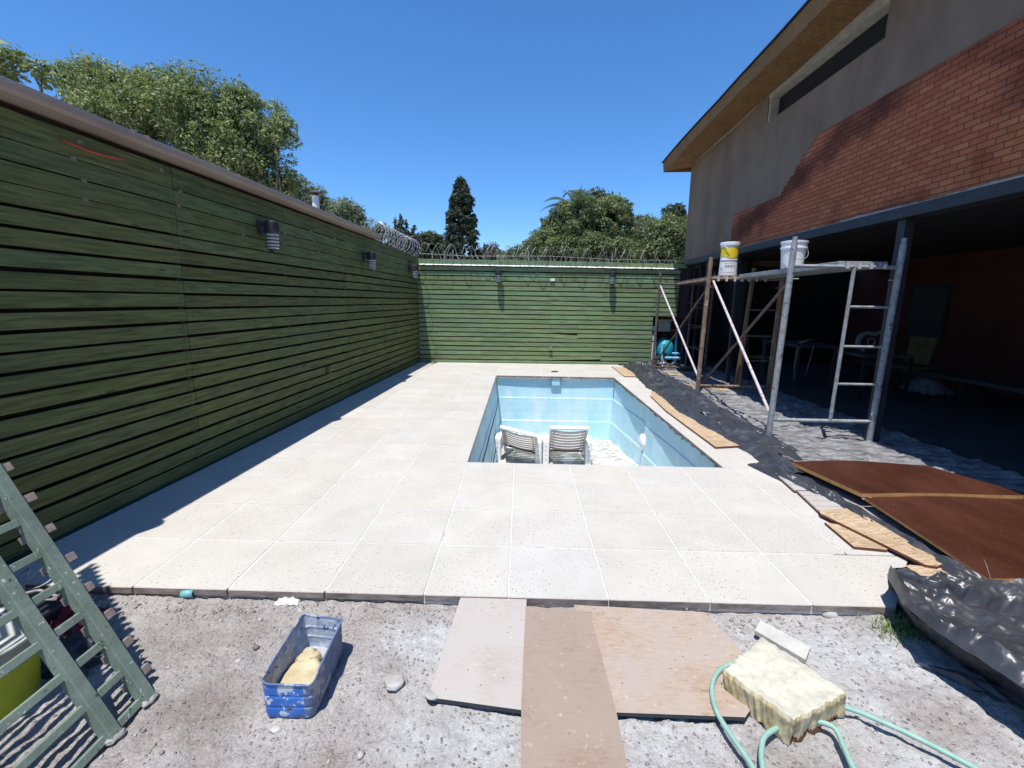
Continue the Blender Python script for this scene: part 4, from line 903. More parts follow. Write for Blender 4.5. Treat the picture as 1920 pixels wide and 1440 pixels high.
# OSB offcuts and decking pieces along the pool's right side
E_ = M['osb_edge']
board([(2.075, 4.68), (2.35, 4.74), (2.33, 5.6), (2.29, 6.5), (2.33, 7.7), (2.25, 7.72), (2.13, 7.35), (2.06, 6.3)], .004, 'osb_strip', 'long orange chipboard strip on the coping to the right of the pool', 'chipboard strip', M['osb'], .02, E_, 'chipboard offcuts')
board([(2.15, 9.35), (2.42, 9.35), (2.5, 10.5), (2.17, 10.82)], .004, 'osb_piece', 'small chipboard square by the far right corner of the pool', 'chipboard piece', M['osb'], .014, E_, 'chipboard offcuts')
board([(2.95, 9.55), (3.75, 9.5), (3.6, 10.2), (2.75, 10.15)], .016, 'osb_piece', 'pale chipboard sheet lying at the foot of the far scaffold frame', 'chipboard piece', M['osb'], .016, E_, 'chipboard offcuts')
board([(3.0, 8.45), (3.25, 8.1), (3.75, 7.65), (3.9, 7.75), (3.45, 8.3)], .022, 'osb_piece', 'pale chipboard strip lying behind the foot of the middle scaffold frame', 'chipboard piece', M['osb'], .016, E_, 'chipboard offcuts')
def deck(x0, y0, x1, y1, n, label, lean):
    t = empty('deck_tile', (x0, y0, 0), label, 'decking piece', 'slatted wooden pieces')
    for i in range(n):
        a = y0 + (y1 - y0) * i / n; b = y0 + (y1 - y0) * (i + .93) / n; k = lambda y: lean * (y - y0)
        mb = MB(); mb.hexa([(x0 + k(a), a, .016), (x1, a, .016), (x1, b, .016), (x0 + k(b), b, .016), (x0 + k(a), a, .03), (x1, a, .03), (x1, b, .03), (x0 + k(b), b, .03)]); part(mb, 'slat', M['osb_grey'], t, bevel=.002, seg=1)
    mb = MB(); mb.hexa([(x0 + .004, y0 - .004, .003), (x1, y0 - .004, .003), (x1, y1, .003), (x0 + lean * (y1 - y0) + .004, y1, .003), (x0 + .004, y0 - .004, .0155), (x1, y0 - .004, .0155), (x1, y1, .0155), (x0 + lean * (y1 - y0) + .004, y1, .0155)]); part(mb, 'base', M['osb_edge'], t)
deck(2.245, 3.56, 2.42, 4.03, 4, 'greyish slatted wooden piece beside the paving, farther from us', .13)
deck(2.20, 3.17, 2.44, 3.545, 4, 'greyish slatted wooden piece beside the paving, nearer to us', .16)
board([(2.115, 2.695), (2.30, 2.665), (2.41, 2.9), (2.143, 3.02)], .004, 'osb_piece', 'brownish chipboard triangle lying under the long splintered plank edge', 'chipboard piece', M['osb'], .016, E_, 'chipboard offcuts')
board([(2.174, 3.12), (2.2, 3.18), (2.47, 3.22), (2.50, 2.5), (2.42, 2.46), (2.365, 2.475)], .022, 'osb_piece', 'long tapering chipboard plank lying over the smaller chipboard triangle', 'chipboard piece', M['osb'], .016, E_, 'chipboard offcuts')
board([(2.10, 2.395), (2.13, 2.43), (2.30, 2.50), (2.52, 2.46), (2.56, 2.36), (2.2, 2.36)], .004, 'osb_piece', 'chipboard corner peeping out beside the near black plastic heap', 'chipboard piece', M['osb'], .016, E_, 'chipboard offcuts')
# near heap of black plastic at the right
_f = [(0, at(1663, 1088, 2, .12)), (.1, at(1698, 1132, 2, .15)), (.22, at(1740, 1172, 2, .16)), (.4, at(1800, 1212, 2, .16)), (.6, at(1880, 1262, 2, .16)), (.8, at(1990, 1335, 2, .16)), (1, at(2150, 1440, 2, .16))]
_b = [(0, at(1668, 1086, 2, .12)), (.1, at(1725, 1083, 2, .14)), (.22, at(1790, 1086, 2, .15)), (.4, at(1880, 1095, 2, .15)), (.6, at(2000, 1110, 2, .15)), (.8, at(2150, 1130, 2, .15)), (1, at(2350, 1160, 2, .15))]
HF = ([(u, p.x) for u, p in _f], [(u, p.y) for u, p in _f]); HB = ([(u, p.x) for u, p in _b], [(u, p.y) for u, p in _b])
def nheap(u, v):
    # u along the front-left edge towards the right, v from that edge to the back
    fx = pw(u, HF[0]); fy = pw(u, HF[1])
    bx = pw(u, HB[0]); by = pw(u, HB[1])
    x = fx + (bx - fx) * v; y = fy + (by - fy) * v
    hh = pw(v, [(0, .15), (.05, .17), (.35, .12), (.66, .10), (.78, .07), (.84, .11), (1, .15)]) * min(1, .8 + u * 1)
    cr = .06 * crump(x, y, 2.6, 1, n=6) + .014 * crump(x, y, 9, 5, .7, n=4) + .02 * fbm(x * 1.6, y * 2, 4, 2)
    if .60 < v < .86: hh -= .05 * math.sin((v - .6) / .26 * math.pi)
    return Vector((x, y + .02 * fbm(u * 7, v * 3), hh + (cr + .02) * min(1, v * 12 + .2) * .9))
mb = MB(); mb.grid(nheap, 200, 130)
def skirt(u, v):
    p = nheap(u, 0); ins = .22 * v + .02; return Vector((p.x + ins * .8 + .02 * fbm(u * 9, v), p.y + ins * .75, max(-.05, p.z - .012 - (p.z + .05) * min(1, v * 1.0) + .012 * fbm(u * 14, v * 4))))
mb.grid(skirt, 200, 14); o = mb.build('plastic_sheet', M['bigroll'], smooth=True); tag(base(o, (2.5, 1.9, 0)), 'big crumpled black plastic heap propped up at the right edge nearest us', 'plastic sheet')
def sm1(u, v):
    x = lerp(1.785, 2.35, u); c = pw(u, [(0, 1.815), (.3, 1.67), (.6, 1.56), (1, 1.42)]); w = .012 + .11 * min(1, u * 2.2); y = c - w / 2 + w * v
    return Vector((x, y, -.048 + .028 * math.sin(math.pi * v) * min(1, u * 5 + .2) + .012 * ridged(v * 2 + u * 3, u * 6) * min(1, u * 4) + .004 * fbm(x * 30, y * 30)))
o = MB().grid(sm1, 120, 26).build('plastic_strip', M['bigroll'], smooth=True); tag(base(o, (1.9, 1.65, -.05)), 'thin torn strip of black plastic on the gravel before the black heap', 'plastic strip')
def sm2(u, v):
    x = lerp(1.97, 2.5, u); c = pw(u, [(0, 1.78), (.4, 1.66), (1, 1.5)]); w = .01 + .16 * min(1, u * 1.6); y = c - w * .5 + w * v
    return Vector((x, y, -.045 + .05 * math.sin(math.pi * v) * min(1, u * 3) + .02 * ridged(v * 2.5, u * 3, 2) * min(1, u * 4)))
o = MB().grid(sm2, 90, 30).build('plastic_strip', M['bigroll'], smooth=True); tag(base(o, (2.1, 1.7, -.05)), 'folded flap of black plastic in the shadow under the black heap', 'plastic strip')
# ================================================================ POOL PUMP CORNER
pp = empty('pool_filter', (3.62, 11.62, 0), 'teal pool filter tank with valve and blue pipes beyond the far scaffold frame', 'pool filter')
mb = MB(); mb.lathe([(0, .12), (.17, .12), (.2, .16), (.23, .28), (.23, .42), (.2, .55), (.13, .63), (.07, .66), (0, .665)], (3.62, 11.62, 0), 32); part(mb, 'tank', M['teal'], pp, smooth=True)
mb = MB(); mb.lathe([(0, .66), (.09, .66), (.09, .76), (.12, .78), (.12, .8), (.03, .82), (0, .82)], (3.62, 11.62, 0), 20); part(mb, 'valve', M['black'], pp)
mb = MB(); mb.tube([(3.48, 11.33, .5), (3.48, 11.3, .2), (3.5, 11.3, .12)], .03, 10); mb.tube([(3.48, 11.33, .5), (3.55, 11.35, .52)], .03, 10); mb.tube([(3.55, 11.25, .19), (3.95, 11.25, .19)], .032, 10); mb.tube([(3.72, 11.28, .3), (3.9, 11.28, .3)], .025, 10); parts(mb, 'pipe', M['pipeblue'], pp)
mb = MB(); mb.tube([(3.85, 11.4, .0), (3.85, 11.4, 1.0)], .04, 10); part(mb, 'pipe', flatm('dark_blue_pipe', (.03, .1, .22), .5), pp)
mb = MB(); mb.tube([(3.75, 11.6, .85), (4.0, 11.5, .85), (4.02, 11.45, .7), (4.02, 11.45, .05)], .02, 8); part(mb, 'pipe', M['red'], pp)
mb = MB(); mb.tube([(3.33, 11.4, .15), (3.6, 11.35, .15)], .07, 14); mb.box(3.3, 3.6, 11.3, 11.42, .02, .08); mb.lathe([(0, .08), (.06, .08), (.06, .3), (0, .3)], (3.56, 11.36, 0), 14)
o = mb.build('pump', M['black']); tag(base(o, (3.45, 11.36, 0)), 'small black water pump on the ground before the teal filter tank', 'pump')
cb = empty('control_box', (3.52, 11.5, .9), 'grey green electrical control box with red cable above the teal filter', 'control box')
mb = MB(); mb.box(3.38, 3.68, 11.42, 11.5, .82, 1.08); part(mb, 'case', M['boxgreen'], cb, bevel=.01)
mb = MB(); mb.box(3.34, 3.72, 11.38, 11.5, 1.082, 1.11); part(mb, 'lid', M['cream'], cb, bevel=.004)
mb = MB(); mb.tube([(3.46, 11.42, 1.13), (3.5, 11.4, 1.17), (3.6, 11.4, 1.17), (3.7, 11.4, 1.12)], .012, 8); part(mb, 'cable', M['red'], cb)
wp = empty('striped_panel', (3.28, 11.42, 0), 'tall narrow white panel with dark bands leaning by the pump niche', 'panel')
mb = MB(); mb.box(3.2, 3.36, 11.42, 11.44, .0, .95); part(mb, 'board', M['white'], wp)
mb = MB(); 
for z in (.56, .76, .8): mb.box(3.199, 3.361, 11.4175, 11.4195, z, z + .03)
parts(mb, 'band', M['ink'], wp)
# ================================================================ SUN LOUNGERS in the pool
def lounger(label, lean, ry):
    r = empty('sun_lounger', (0, 0, 0), label, 'sun lounger', 'white plastic sun loungers in the pool')
    for s in (-1, 1):           # moulded side frames with arm and legs (local +y away from us)
        x = s * .345; mb = MB()
        pr = [(-.12, .0), (-.05, .0), (-.03, .2), (.12, .24), (.4, .23), (.45, 0), (.5, 0), (.52, .2), (.98, .18), (1.0, 0), (1.06, 0), (1.06, .22), (.6, .27), (.4, .42), (-.02, .47), (-.12, .42)]
        n = len(pr); a = [(x - .05, y, z) for y, z in pr]; b = [(x + .05, y, z) for y, z in pr]
        mb.add(a + b, [tuple(range(n))[::-1], tuple(range(n, 2 * n))] + [(i, (i + 1) % n, (i + 1) % n + n, i + n) for i in range(n)])
        sf = mb.build('side_frame', M['whitep'], r, bevel=.014)
        for k in range(4):
            mb = MB(); mb.tube([(x, -.1245 + .0, .12 + .075 * k), (x, -.118, .12 + .075 * k)], .007, 8); mb.build('bolt_hole', M['seal'], sf)
    mb = MB()
    for i in range(8): y = .12 + .115 * i; mb.box(-.28, .28, y, y + .09, .185, .2)
    mb.build('seat', M['whitep'], r, bevel=.005)
    br = empty('backrest', (0, .12, .21)); br.parent = r; br.rotation_euler = (R(lean), R(ry), 0)
    mb = MB(); H = .60
    def bow(x): return .03 * (1 - (x / .28) ** 2)
    for i in range(7):
        z = .05 + .076 * i; X = lambda u: -.262 + .524 * u; Zs = lambda u: z - .018 * (1 - ((u - .5) * 2) ** 2)
        ring_ = lambda u, v: Vector((X(u), (-bow(X(u)) + (.014 if v in (.5, .75) else 0)), Zs(u) + (.052 if v in (.25, .5) else 0)))
        for (va, vb) in ((0, .25), (.25, .5), (.5, .75), (.75, 0)): mb.grid(lambda u, v: ring_(u, va if v == 0 else vb), 12, 1)
    mb.build('slats', M['slat_under'], br)
    mb = MB()
    for s in (-1, 1): mb.box(s * .282 - .018, s * .282 + .018, -.02, .018, .0, H); mb.box(s * .228 - .007, s * .228 + .007, -.04, -.012, .03, H - .02)
    [c.build('stile', M['slat_under'], br, bevel=.003) for c in comps(mb)]
    mb = MB(); mb.box(-.31, .31, -.035, .025, H + .001, H + .045); mb.build('top_rail', M['whitep'], br, bevel=.012)
    mb = MB(); mb.box(-.27, .27, -.034, -.018, .0, .045); mb.build('stay', flatm('brown_stain', (.2, .12, .08), .8), br)
    return r
lA = lounger('white slatted sun lounger standing straight with its back raised, right one of the pool pair', 38, 0)
lA.location = (.80, 7.28, fz(7.6))
lB = lounger('white slatted sun lounger turned askew with its back lower, left one of the pool pair', 46, 9)
lB.location = (.02, 7.33, fz(7.6)); lB.rotation_euler = (0, 0, R(-14))
mb = MB()
for i in range(60):
    x = random.uniform(1.2, 1.8); y = random.uniform(7.2, 9.0); z = fz(y) + .012; s = random.uniform(.01, .035); T = Matrix.Translation((x, y, z)) @ Matrix.Rotation(random.uniform(0, 6), 4, 'Z')
    mb.box(-s, s, -s * .6, s * .6, 0, s * .4, T)
tag(mb.build('rubble', M['white']), 'scattered flakes of white rubble on the dirty pool floor', 'rubble', kind='stuff')
#@@PART3
# ================================================================ FOREGROUND
GZ = -.055
def oriented(pts): return pts
board([(-.278, 2.185), (.06, 2.165), (.03, 1.50), (-.335, 1.545)], -.047, 'osb_sheet', 'pale dusty chipboard sheet on the ground, left of the raised middle board', 'chipboard sheet', M['osb_grey'], .018, M['seal'], 'chipboard walkway sheets', tilt=[.02, .02, .0, .0])
board([(.30, 2.115), (.95, 2.085), (1.02, 1.80), (.985, 1.6), (.87, 1.49), (.26, 1.495)], -.047, 'osb_sheet', 'orange brown chipboard sheet with ragged corner, right of the raised middle board', 'chipboard sheet', M['osb_dusty'], .016, M['seal'], 'chipboard walkway sheets', tilt=[.01] * 6)
board([(.052, 2.07), (.368, 2.04), (.385, 1.5), (.37, .55), (.03, .55), (.03, 1.5)], -.016, 'osb_sheet', 'brown raised chipboard plank in the middle, leading towards us', 'chipboard sheet', M['osb_mid'], .014, M['osb_edge'], 'chipboard walkway sheets')
# blue cut-open tin
tb = empty('cut_tin', (-.86, 1.6, -.05), 'blue paint splashed metal can cut open lengthways, lying on the dirt', 'cut open can')
bt = [Vector((-.93, 1.45)), Vector((-.742, 1.455)), Vector((-.762, 1.80)), Vector((-.945, 1.82))]
def rr(q, rad, n=6):
    out = []; m = len(q)
    for i in range(m):
        a, b, c = q[i - 1], q[i], q[(i + 1) % m]; d1 = (a - b).normalized(); d2 = (c - b).normalized()
        p0 = b + d1 * rad; p1 = b + d2 * rad
        for k in range(n + 1):
            t = k / n; out.append(p0 * (1 - t) ** 2 + b * 2 * t * (1 - t) + p1 * t ** 2)
    return out
cen = sum(bt, Vector((0, 0))) / 4
def ringz(z, grow, h):
    q = [cen + (p - cen) * (1 + grow) for p in bt]; k = rr(q, .035)
    return [(p.x, p.y, z + .006 * math.sin(i * .55) * (1 if h > .9 else 0)) for i, p in enumerate(k)]
prof_t = [(0, -.04), (.004, -.005), (.02, .012), (.04, .015), (.045, .006), (.05, .006), (.055, .02), (.083, .024), (.088, .013), (.093, .013), (.098, .026), (.125, .03), (.14, .034)]
rings = [ringz(-.05 + z * 1.1, gx, z / .14) for z, gx in prof_t]; K = len(rings[0])
def side(mb, rs, mats=None):
    for i in range(len(rs) - 1):
        for k in range(K):
            q = (k + 1) % K; p = [Vector(rs[i][k]), Vector(rs[i][q]), Vector(rs[i + 1][q]), Vector(rs[i + 1][k])]
            mb.mi = 1 if (mats and (p[0].x + p[1].x) / 2 > -.775 + .0) else 0
            mb.add(p, [(0, 1, 2, 3)])
mb = MB(); side(mb, rings, True); mb.mi = 0; mb.add(rings[0], [tuple(range(K))[::-1]]); part(mb, 'shell', [M['tin'], M['tin_side']], tb)
mb = MB(); inn = [[(cen.x + (p[0] - cen.x) * .975, cen.y + (p[1] - cen.y) * .985, p[2] + (.004 if i == 0 else 0)) for p in r_] for i, r_ in enumerate(rings)]
side(mb, inn); mb.add(inn[0], [tuple(range(K))]); part(mb, 'lining', M['tin_in'], tb)
mb = MB(); mb.tube([Vector(p) + Vector((0, 0, .001)) for p in rings[-1]], .0042, 6, closed=True); part(mb, 'rim', M['tin_side'], tb, smooth=True)
def blob(name, label, cat, c, r, mat, seed=0, sub=4, amp=.25, fr=9, flat=0, ang=0, group=None):
    bm = bmesh.new(); bmesh.ops.create_icosphere(bm, subdivisions=sub, radius=1); T = Matrix.Rotation(ang, 3, 'Z')
    for v in bm.verts:
        n = v.co.normalized(); d = 1 + amp * noise.fractal(n * 1.6 + Vector((seed, 0, 0)), 1, 2, 4)
        if flat: n = Vector((n.x, n.y, max(-.5, min(.55, n.z)) * (1.5)))
        v.co = T @ Vector((n.x * r[0] * d, n.y * r[1] * d, n.z * r[2] * d))
    me = bpy.data.meshes.new(name); bm.to_mesh(me); bm.free(); me.materials.append(mat); me.shade_smooth(); o = bpy.data.objects.new(name, me); COL.objects.link(o); o.location = c
    return tag(o, label, cat, group)
blob('sponge', 'large dried tan sponge lump filling the front of the blue cut can', 'sponge', (-.858, 1.585, -.02), (.078, .13, .034), M['lump'], 2, 4, .12, flat=1, ang=.05)
blob('sponge', 'small tan sponge block on top of the bigger lump in the blue cut can', 'sponge', (-.872, 1.70, -.004), (.046, .034, .022), M['lump'], 16, 3, .45, flat=1, ang=.6)
mb = MB(); mb.box(-.91, -.79, 1.64, 1.775, -.045, -.022); o = mb.build('plaster_residue', pm('milky_plaster', (.3, .3, .29), (.42, .41, .38), 12, rough=.4)); tag(base(o, (-.85, 1.7, -.04)), 'wet milky plaster residue at the back of the blue cut can', 'plaster residue')
# foam block with knife-cut sides
fb = empty('foam_block', (1.05, 1.56, GZ), 'cream insulation foam block with ridged knife cut sides lying on the hose', 'foam block')
FB = [Vector((.835, 1.62)), Vector((.985, 1.395)), Vector((1.265, 1.53)), Vector((1.115, 1.86))]
def fpt(s, t):      # s around 0..4, t 0..1 height
    i = int(s) % 4; f = s - int(s); p = FB[i].lerp(FB[(i + 1) % 4], f); c = Vector((1.05, 1.60)); d = (p - c)
    h = (.12, .125, .115, .085)[i] * (1 - f) + (.12, .125, .115, .085)[(i + 1) % 4] * f
    rid = .016 * ridged(s * 9 + .6 * t, t * .4, 3) + .006 * noise.noise(Vector((s * 30, t * 3, 1)))
    under = -.10 * (1 - t) if i in (0, 1) else -.02
    if i == 1: under -= .09 * (1 - t) * max(0, math.sin(f * 22)) 
    k = 1 + under + rid * 1.2 / d.length * .5 - (.05 * max(0, t - .85) / .15)
    jag = .012 * noise.noise(Vector((s * 11, 0, 5))) if t < .1 else 0
    return Vector((c.x + d.x * k, c.y + d.y * k, GZ + .004 + h * t + jag + .005 * noise.noise(Vector((s * 7, t * 3, 8)))))
mb = MB(); NS, NTT = 240, 24
vs = [fpt(4 * i / NS, j / NTT) for j in range(NTT + 1) for i in range(NS)]
fs = [(j * NS + i, j * NS + (i + 1) % NS, (j + 1) * NS + (i + 1) % NS, (j + 1) * NS + i) for j in range(NTT) for i in range(NS)]
top = [vs[NTT * NS + i] for i in range(NS)]; cc = Vector((1.05, 1.60, GZ + .115)); NR = 26; b0 = len(vs)
for r_ in range(1, NR):
    t = r_ / NR
    for p in top:
        q = p.lerp(cc, t); q.z = p.z * (1 - t) ** 5 + (GZ + .115) * (1 - (1 - t) ** 5); q.z += .006 * fbm(q.x * 12, q.y * 12, 2, 2) * min(1, t * 4); vs.append(q)
for r_ in range(0, NR - 1):
    A = NTT * NS if r_ == 0 else b0 + (r_ - 1) * NS; B = b0 + r_ * NS
    fs += [(A + i, A + (i + 1) % NS, B + (i + 1) % NS, B + i) for i in range(NS)]
vs.append(Vector((cc.x, cc.y, GZ + .108))); L = b0 + (NR - 2) * NS; fs += [(L + i, L + (i + 1) % NS, len(vs) - 1) for i in range(NS)]
mb.add(vs, fs); part(mb, 'block', M['foam'], fb, smooth=True)
mb = MB()
for i in range(60, 120):
    if ridged(i * .31, 0) > .1: p = fpt(4 * i / NS, 0.02); q = fpt(4 * i / NS, .02); mb.add([p + Vector((-.006, -.003, -.004)), p + Vector((.006, -.003, -.004)), p + Vector((.002, -.004, .012 + .012 * random.random())), p + Vector((0, .02, 0))], [(0, 1, 2), (0, 3, 1), (1, 3, 2), (0, 2, 3)])
part(mb, 'burnt_crust', M['rustedge'], fb)
# terrazzo offcut
o = board([(1.135, 1.955), (1.20, 2.03), (1.345, 1.87), (1.275, 1.79)], -.045, 'stone_offcut', 'pale speckled stone tile offcut lying on the gravel behind the foam block', 'stone offcut', M['terrazzo'], .02, M['stone'], tilt=[.01, .01, 0, 0])
# hose
def crv(pts, n=10):
    P = [Vector(p) for p in pts]; P = [P[0] * 2 - P[1]] + P + [P[-1] * 2 - P[-2]]; out = []
    for i in range(1, len(P) - 2):
        for k in range(n):
            t = k / n; a, b, c, d = P[i - 1:i + 3]
            out.append(.5 * ((2 * b) + (c - a) * t + (2 * a - 5 * b + 4 * c - d) * t * t + (3 * b - a - 3 * c + d) * t ** 3))
    out.append(P[-2]); return out
g_ = lambda x, y, z=-.012: at(x, y, 2, z)
hs = empty('garden_hose', (1.0, 1.4, GZ), 'pale green garden hose looping under and around the foam block', 'garden hose')
mb = MB(); mb.tube(crv([g_(1450, 1520), g_(1412, 1440), g_(1368, 1375), g_(1342, 1330), g_(1335, 1290), g_(1345, 1262), g_(1368, 1246), g_(1400, 1242), g_(1440, 1252), g_(1500, 1290), g_(1560, 1318), g_(1605, 1333), g_(1660, 1356), g_(1720, 1384), g_(1800, 1425), g_(1900, 1480)]), .0095, 12)
part(mb, 'tube', M['hose'], hs, smooth=True)
mb = MB(); mb.tube(crv([g_(1455, 1540), g_(1432, 1450), g_(1428, 1405), g_(1440, 1375), g_(1500, 1350), g_(1560, 1362), g_(1582, 1400), g_(1600, 1440), g_(1640, 1500)]), .0095, 12)
part(mb, 'tube', M['hose'], hs, smooth=True)
# stones
blob('flat_stone', 'flat grey stone lying on the dirt between the blue can and the chipboard', 'stone', at(740, 1280, 2, -.04), (.042, .035, .012), M['stone'], 3, 3, .2, flat=1, ang=.5)
o = blob('flat_stone', 'round flat grey stone tilted against the chipboard sheet corner', 'stone', at(812, 1300, 2, -.035), (.032, .05, .008), M['stone'], 8, 3, .1, flat=1, ang=-.2); o.rotation_euler = (R(-20), R(14), 0)
blob('round_stone', 'rounded brownish stone half buried at the edge of the paving', 'stone', at(1556, 1152, 2, -.055), (.04, .022, .02), M['stone'], 5, 3, .1)
blob('flat_stone', 'pale angular stone chip just in front of the blue can', 'stone', at(517, 1367, 2, -.05), (.022, .015, .008), M['stone'], 11, 2, .3, flat=1)
# small litter
t = empty('plastic_cup', at(352, 1117, 2, -.04), 'crushed turquoise plastic cup at the paving edge', 'plastic cup', rz=.2); mb = MB(); T = Matrix.Rotation(R(90), 4, 'Y') ; mb.lathe([(0, -.028), (.018, -.028), (.02, 0), (.022, .03), (.019, .03), (.016, -.024), (0, -.024)], (0, 0, .012), 18, T); o = mb.build('cup', M['cyan'], t, smooth=True)
def rag(name, label, cat, c, sx, sy, h, mat, seed):
    o = MB().grid(lambda u, v: Vector(((u - .5) * sx * (1 + .3 * fbm(v * 3, seed)), (v - .5) * sy * (1 + .4 * fbm(u * 3, seed + 2)), h * (.3 + max(0, ridged(u * 3, v * 3, seed)) + .5 * fbm(u * 9, v * 9, seed)) * (math.sin(math.pi * u) * math.sin(math.pi * v)) ** .3)), 26, 20).build(name, mat, smooth=True)
    o.location = c; return tag(o, label, cat)
rag('rag', 'small torn white rag on the dirt at the paving edge', 'rag', at(540, 1129, 2, -.055), .12, .05, .02, M['rag'], 3)
# weeds and gravel
def stones():
    V = []; Fq = []; ico = bmesh.new(); bmesh.ops.create_icosphere(ico, subdivisions=1, radius=1); iv = np.array([v.co[:] for v in ico.verts]); fi = np.array([[v.index for v in f.verts] for f in ico.faces]); ico.free(); n = 9000
    for i in range(n):
        x = rng.uniform(-2.7, 2.6); y = 2.11 - (rng.random() ** .8) * 1.6 if rng.random() > .22 else rng.uniform(1.98, 2.12)
        zb = None
        if -.3 < x < 1.0 and 1.5 < y < 2.19: zb = -.029 + .02 * (y - 1.52) / .66 if x < .03 else -.021
        if .03 < x < .38 and y < 2.08: zb = -.002
        if zb is not None and (rng.random() > .1 or x > .93): continue
        if -.95 < x < -.74 and 1.45 < y < 1.82: continue
        s = .002 + .0055 * rng.random() ** 3.0 * (1.5 if y > 1.95 else 1) ; 
        if rng.random() < .014: s = rng.uniform(.008, .017)
        if zb is not None: s = min(s, .0035)
        sc3 = s * np.array([rng.uniform(.8, 1.6), rng.uniform(.7, 1.2), rng.uniform(.35, .8)]); a = rng.uniform(0, 6.28); c, d = math.cos(a), math.sin(a)
        p = iv * (1 + rng.uniform(-.28, .28, (len(iv), 1))) * sc3; q = np.stack([p[:, 0] * c - p[:, 1] * d, p[:, 0] * d + p[:, 1] * c, p[:, 2]], -1)
        h = gh(x, y)
        V.append(q + np.array([x, y, (-.06 + max(h, -.02) if zb is None else zb) + sc3[2] * .3])); Fq.append(fi + 0 + len(iv) * (len(V) - 1))
    return npmesh('gravel', np.concatenate(V), np.concatenate(Fq), pm('gravel_stones', (.25, .22, .2), (.42, .39, .37), 3, rough=.9, island=.4, bump=.3))
tag(stones(), kind='stuff')
V = []; Fq = []
for i in range(420):
    c = np.array([rng.normal(1.905, .07), rng.normal(2.03, .045), -.055]); a = rng.uniform(0, 6.28); l = rng.uniform(.02, .06); w = .0022; d = np.array([math.cos(a), math.sin(a), 0]) * rng.uniform(.2, .9); s = np.array([-math.sin(a), math.cos(a), 0]) * w
    u = np.array([0, 0, 1.]); b = len(V); V += [c - s, c + s, c + d * l * .5 + u * l * .6 + s * .7, c + d * l * .5 + u * l * .6 - s * .7, c + d * l + u * l * .75]; Fq += [(b, b + 1, b + 2, b + 3), (b + 3, b + 2, b + 4, b + 4)]
mb = MB(); mb.add([tuple(v) for v in V], [tuple(dict.fromkeys(f)) for f in Fq]); tag(mb.build('grass', M['grass']), 'small green tuft of grass at the right corner of the paving', 'grass', kind='stuff')
# ================================================================ LEANING LATTICE PANEL AND THINGS BEHIND IT
lp = empty('lattice_screen', (-1.42, 1.4, GZ), 'green painted slatted screen leaning against the left fence in the near corner', 'lattice screen')
LEAN = .48; LH = 2.72
def lpt(y, h, off=0.0):  # off: perpendicular offset (positive away from the fence)
    n = Vector((1, 0, LEAN)).normalized(); return Vector((-1.42 - LEAN * h, y, GZ + h)) + n * off
for (yc, w) in ((1.515, .042), (1.36, .042)):
    mb = MB(); a, b = lpt(yc, 0), lpt(yc, LH); mb.bar(a, b, w, .045, (1, 0, LEAN)); part(mb, 'stile', M['panel'], lp, bevel=.003)
for (yc,) in ((-.5,), (.4,)):
    mb = MB(); mb.bar(lpt(yc, 0), lpt(yc, LH), .05, .028, (1, 0, LEAN)); part(mb, 'stile', M['panel'], lp, bevel=.003)
k = 0; h = -.0
while h < LH - .05:
    mb = MB(); mb.bar(lpt(-.55, h + .02, -.006), lpt(1.493, h + .02, -.006), .028, .02, (1, 0, LEAN)); part(mb, 'rung', M['panel'], lp, bevel=.002)
    mb = MB(); l = random.uniform(-.008, .008); mb.bar(lpt(1.50, h + .082, -.038), lpt(1.61 + l, h + .082, -.038), .03, .022, (1, 0, LEAN)); part(mb, 'stub', M['slatend'], lp)
    h += .1215
for yc in (1.515, 1.36):
    o = blob('mortar_foot', None, None, (0, 0, 0), (.022, .034, .012), M['mortar'], yc * 7, 3, .35); o.parent = lp; o.location = lpt(yc, .01) - lp.location + Vector((.012, 0, .0))
yb = empty('plastic_bucket', (-1.99, 1.47, -.055), 'translucent bucket of yellow green liquid standing behind the leaning panel', 'bucket')
mb = MB(); mb.lathe([(0, 0), (.12, 0), (.135, .02), (.152, .19)], (0, 0, 0), 36); mb.build('liquid', pm('yellow_green_liquid', (.42, .48, .02), (.55, .6, .04), 5, rough=.35, bump=0), yb, smooth=True)
mb = MB(); mb.lathe([(.1525, .191), (.158, .27), (.165, .27), (.165, .285), (.155, .285), (.148, .192), (0, .19)], (0, 0, 0), 36); mb.build('pail', flatm('milky_plastic', (.42, .46, .42), .35), yb, smooth=True)
rag('red_cloth', 'crumpled dark red cloth on the ground behind the leaning panel', 'cloth', (-2.12, 1.90, -.05), .26, .22, .09, M['redcloth'], 5)
rag('black_bag', 'crumpled black plastic bag beside the red cloth behind the leaning panel', 'bag', (-1.95, 1.72, -.055), .34, .22, .07, M['bigroll'], 9)
mb = MB(); mb.tube([(-2.42, 1.62, .16), (-2.20, 1.74, .13)], .035, 14); o = mb.build('silver_can', M['foil'], smooth=False); tag(base(o, (-2.3, 1.7, .12)), 'silver metal can lying on the clutter behind the leaning panel', 'can')
mb = MB(); mb.box(-2.6, -2.1, 1.5, 1.9, -.055, .09); o = mb.build('dark_crate', M['steel_dark'], bevel=.01); tag(base(o, (-2.35, 1.7, -.05)), 'dark low crate under the silver can behind the leaning panel', 'crate')
mb = MB(); mb.tube(crv([(-2.5, 2.03, .03), (-2.46, 2.15, .1), (-2.4, 2.18, .08), (-2.42, 2.1, .03), (-2.5, 2.07, .02), (-2.55, 2.15, .08), (-2.6, 2.12, .03), (-2.52, 2.0, .02)]), .004, 6); mb.tube(crv([(-2.5, 1.98, .02), (-2.38, 2.03, .04), (-2.3, 2.01, .02)]), .008, 6)
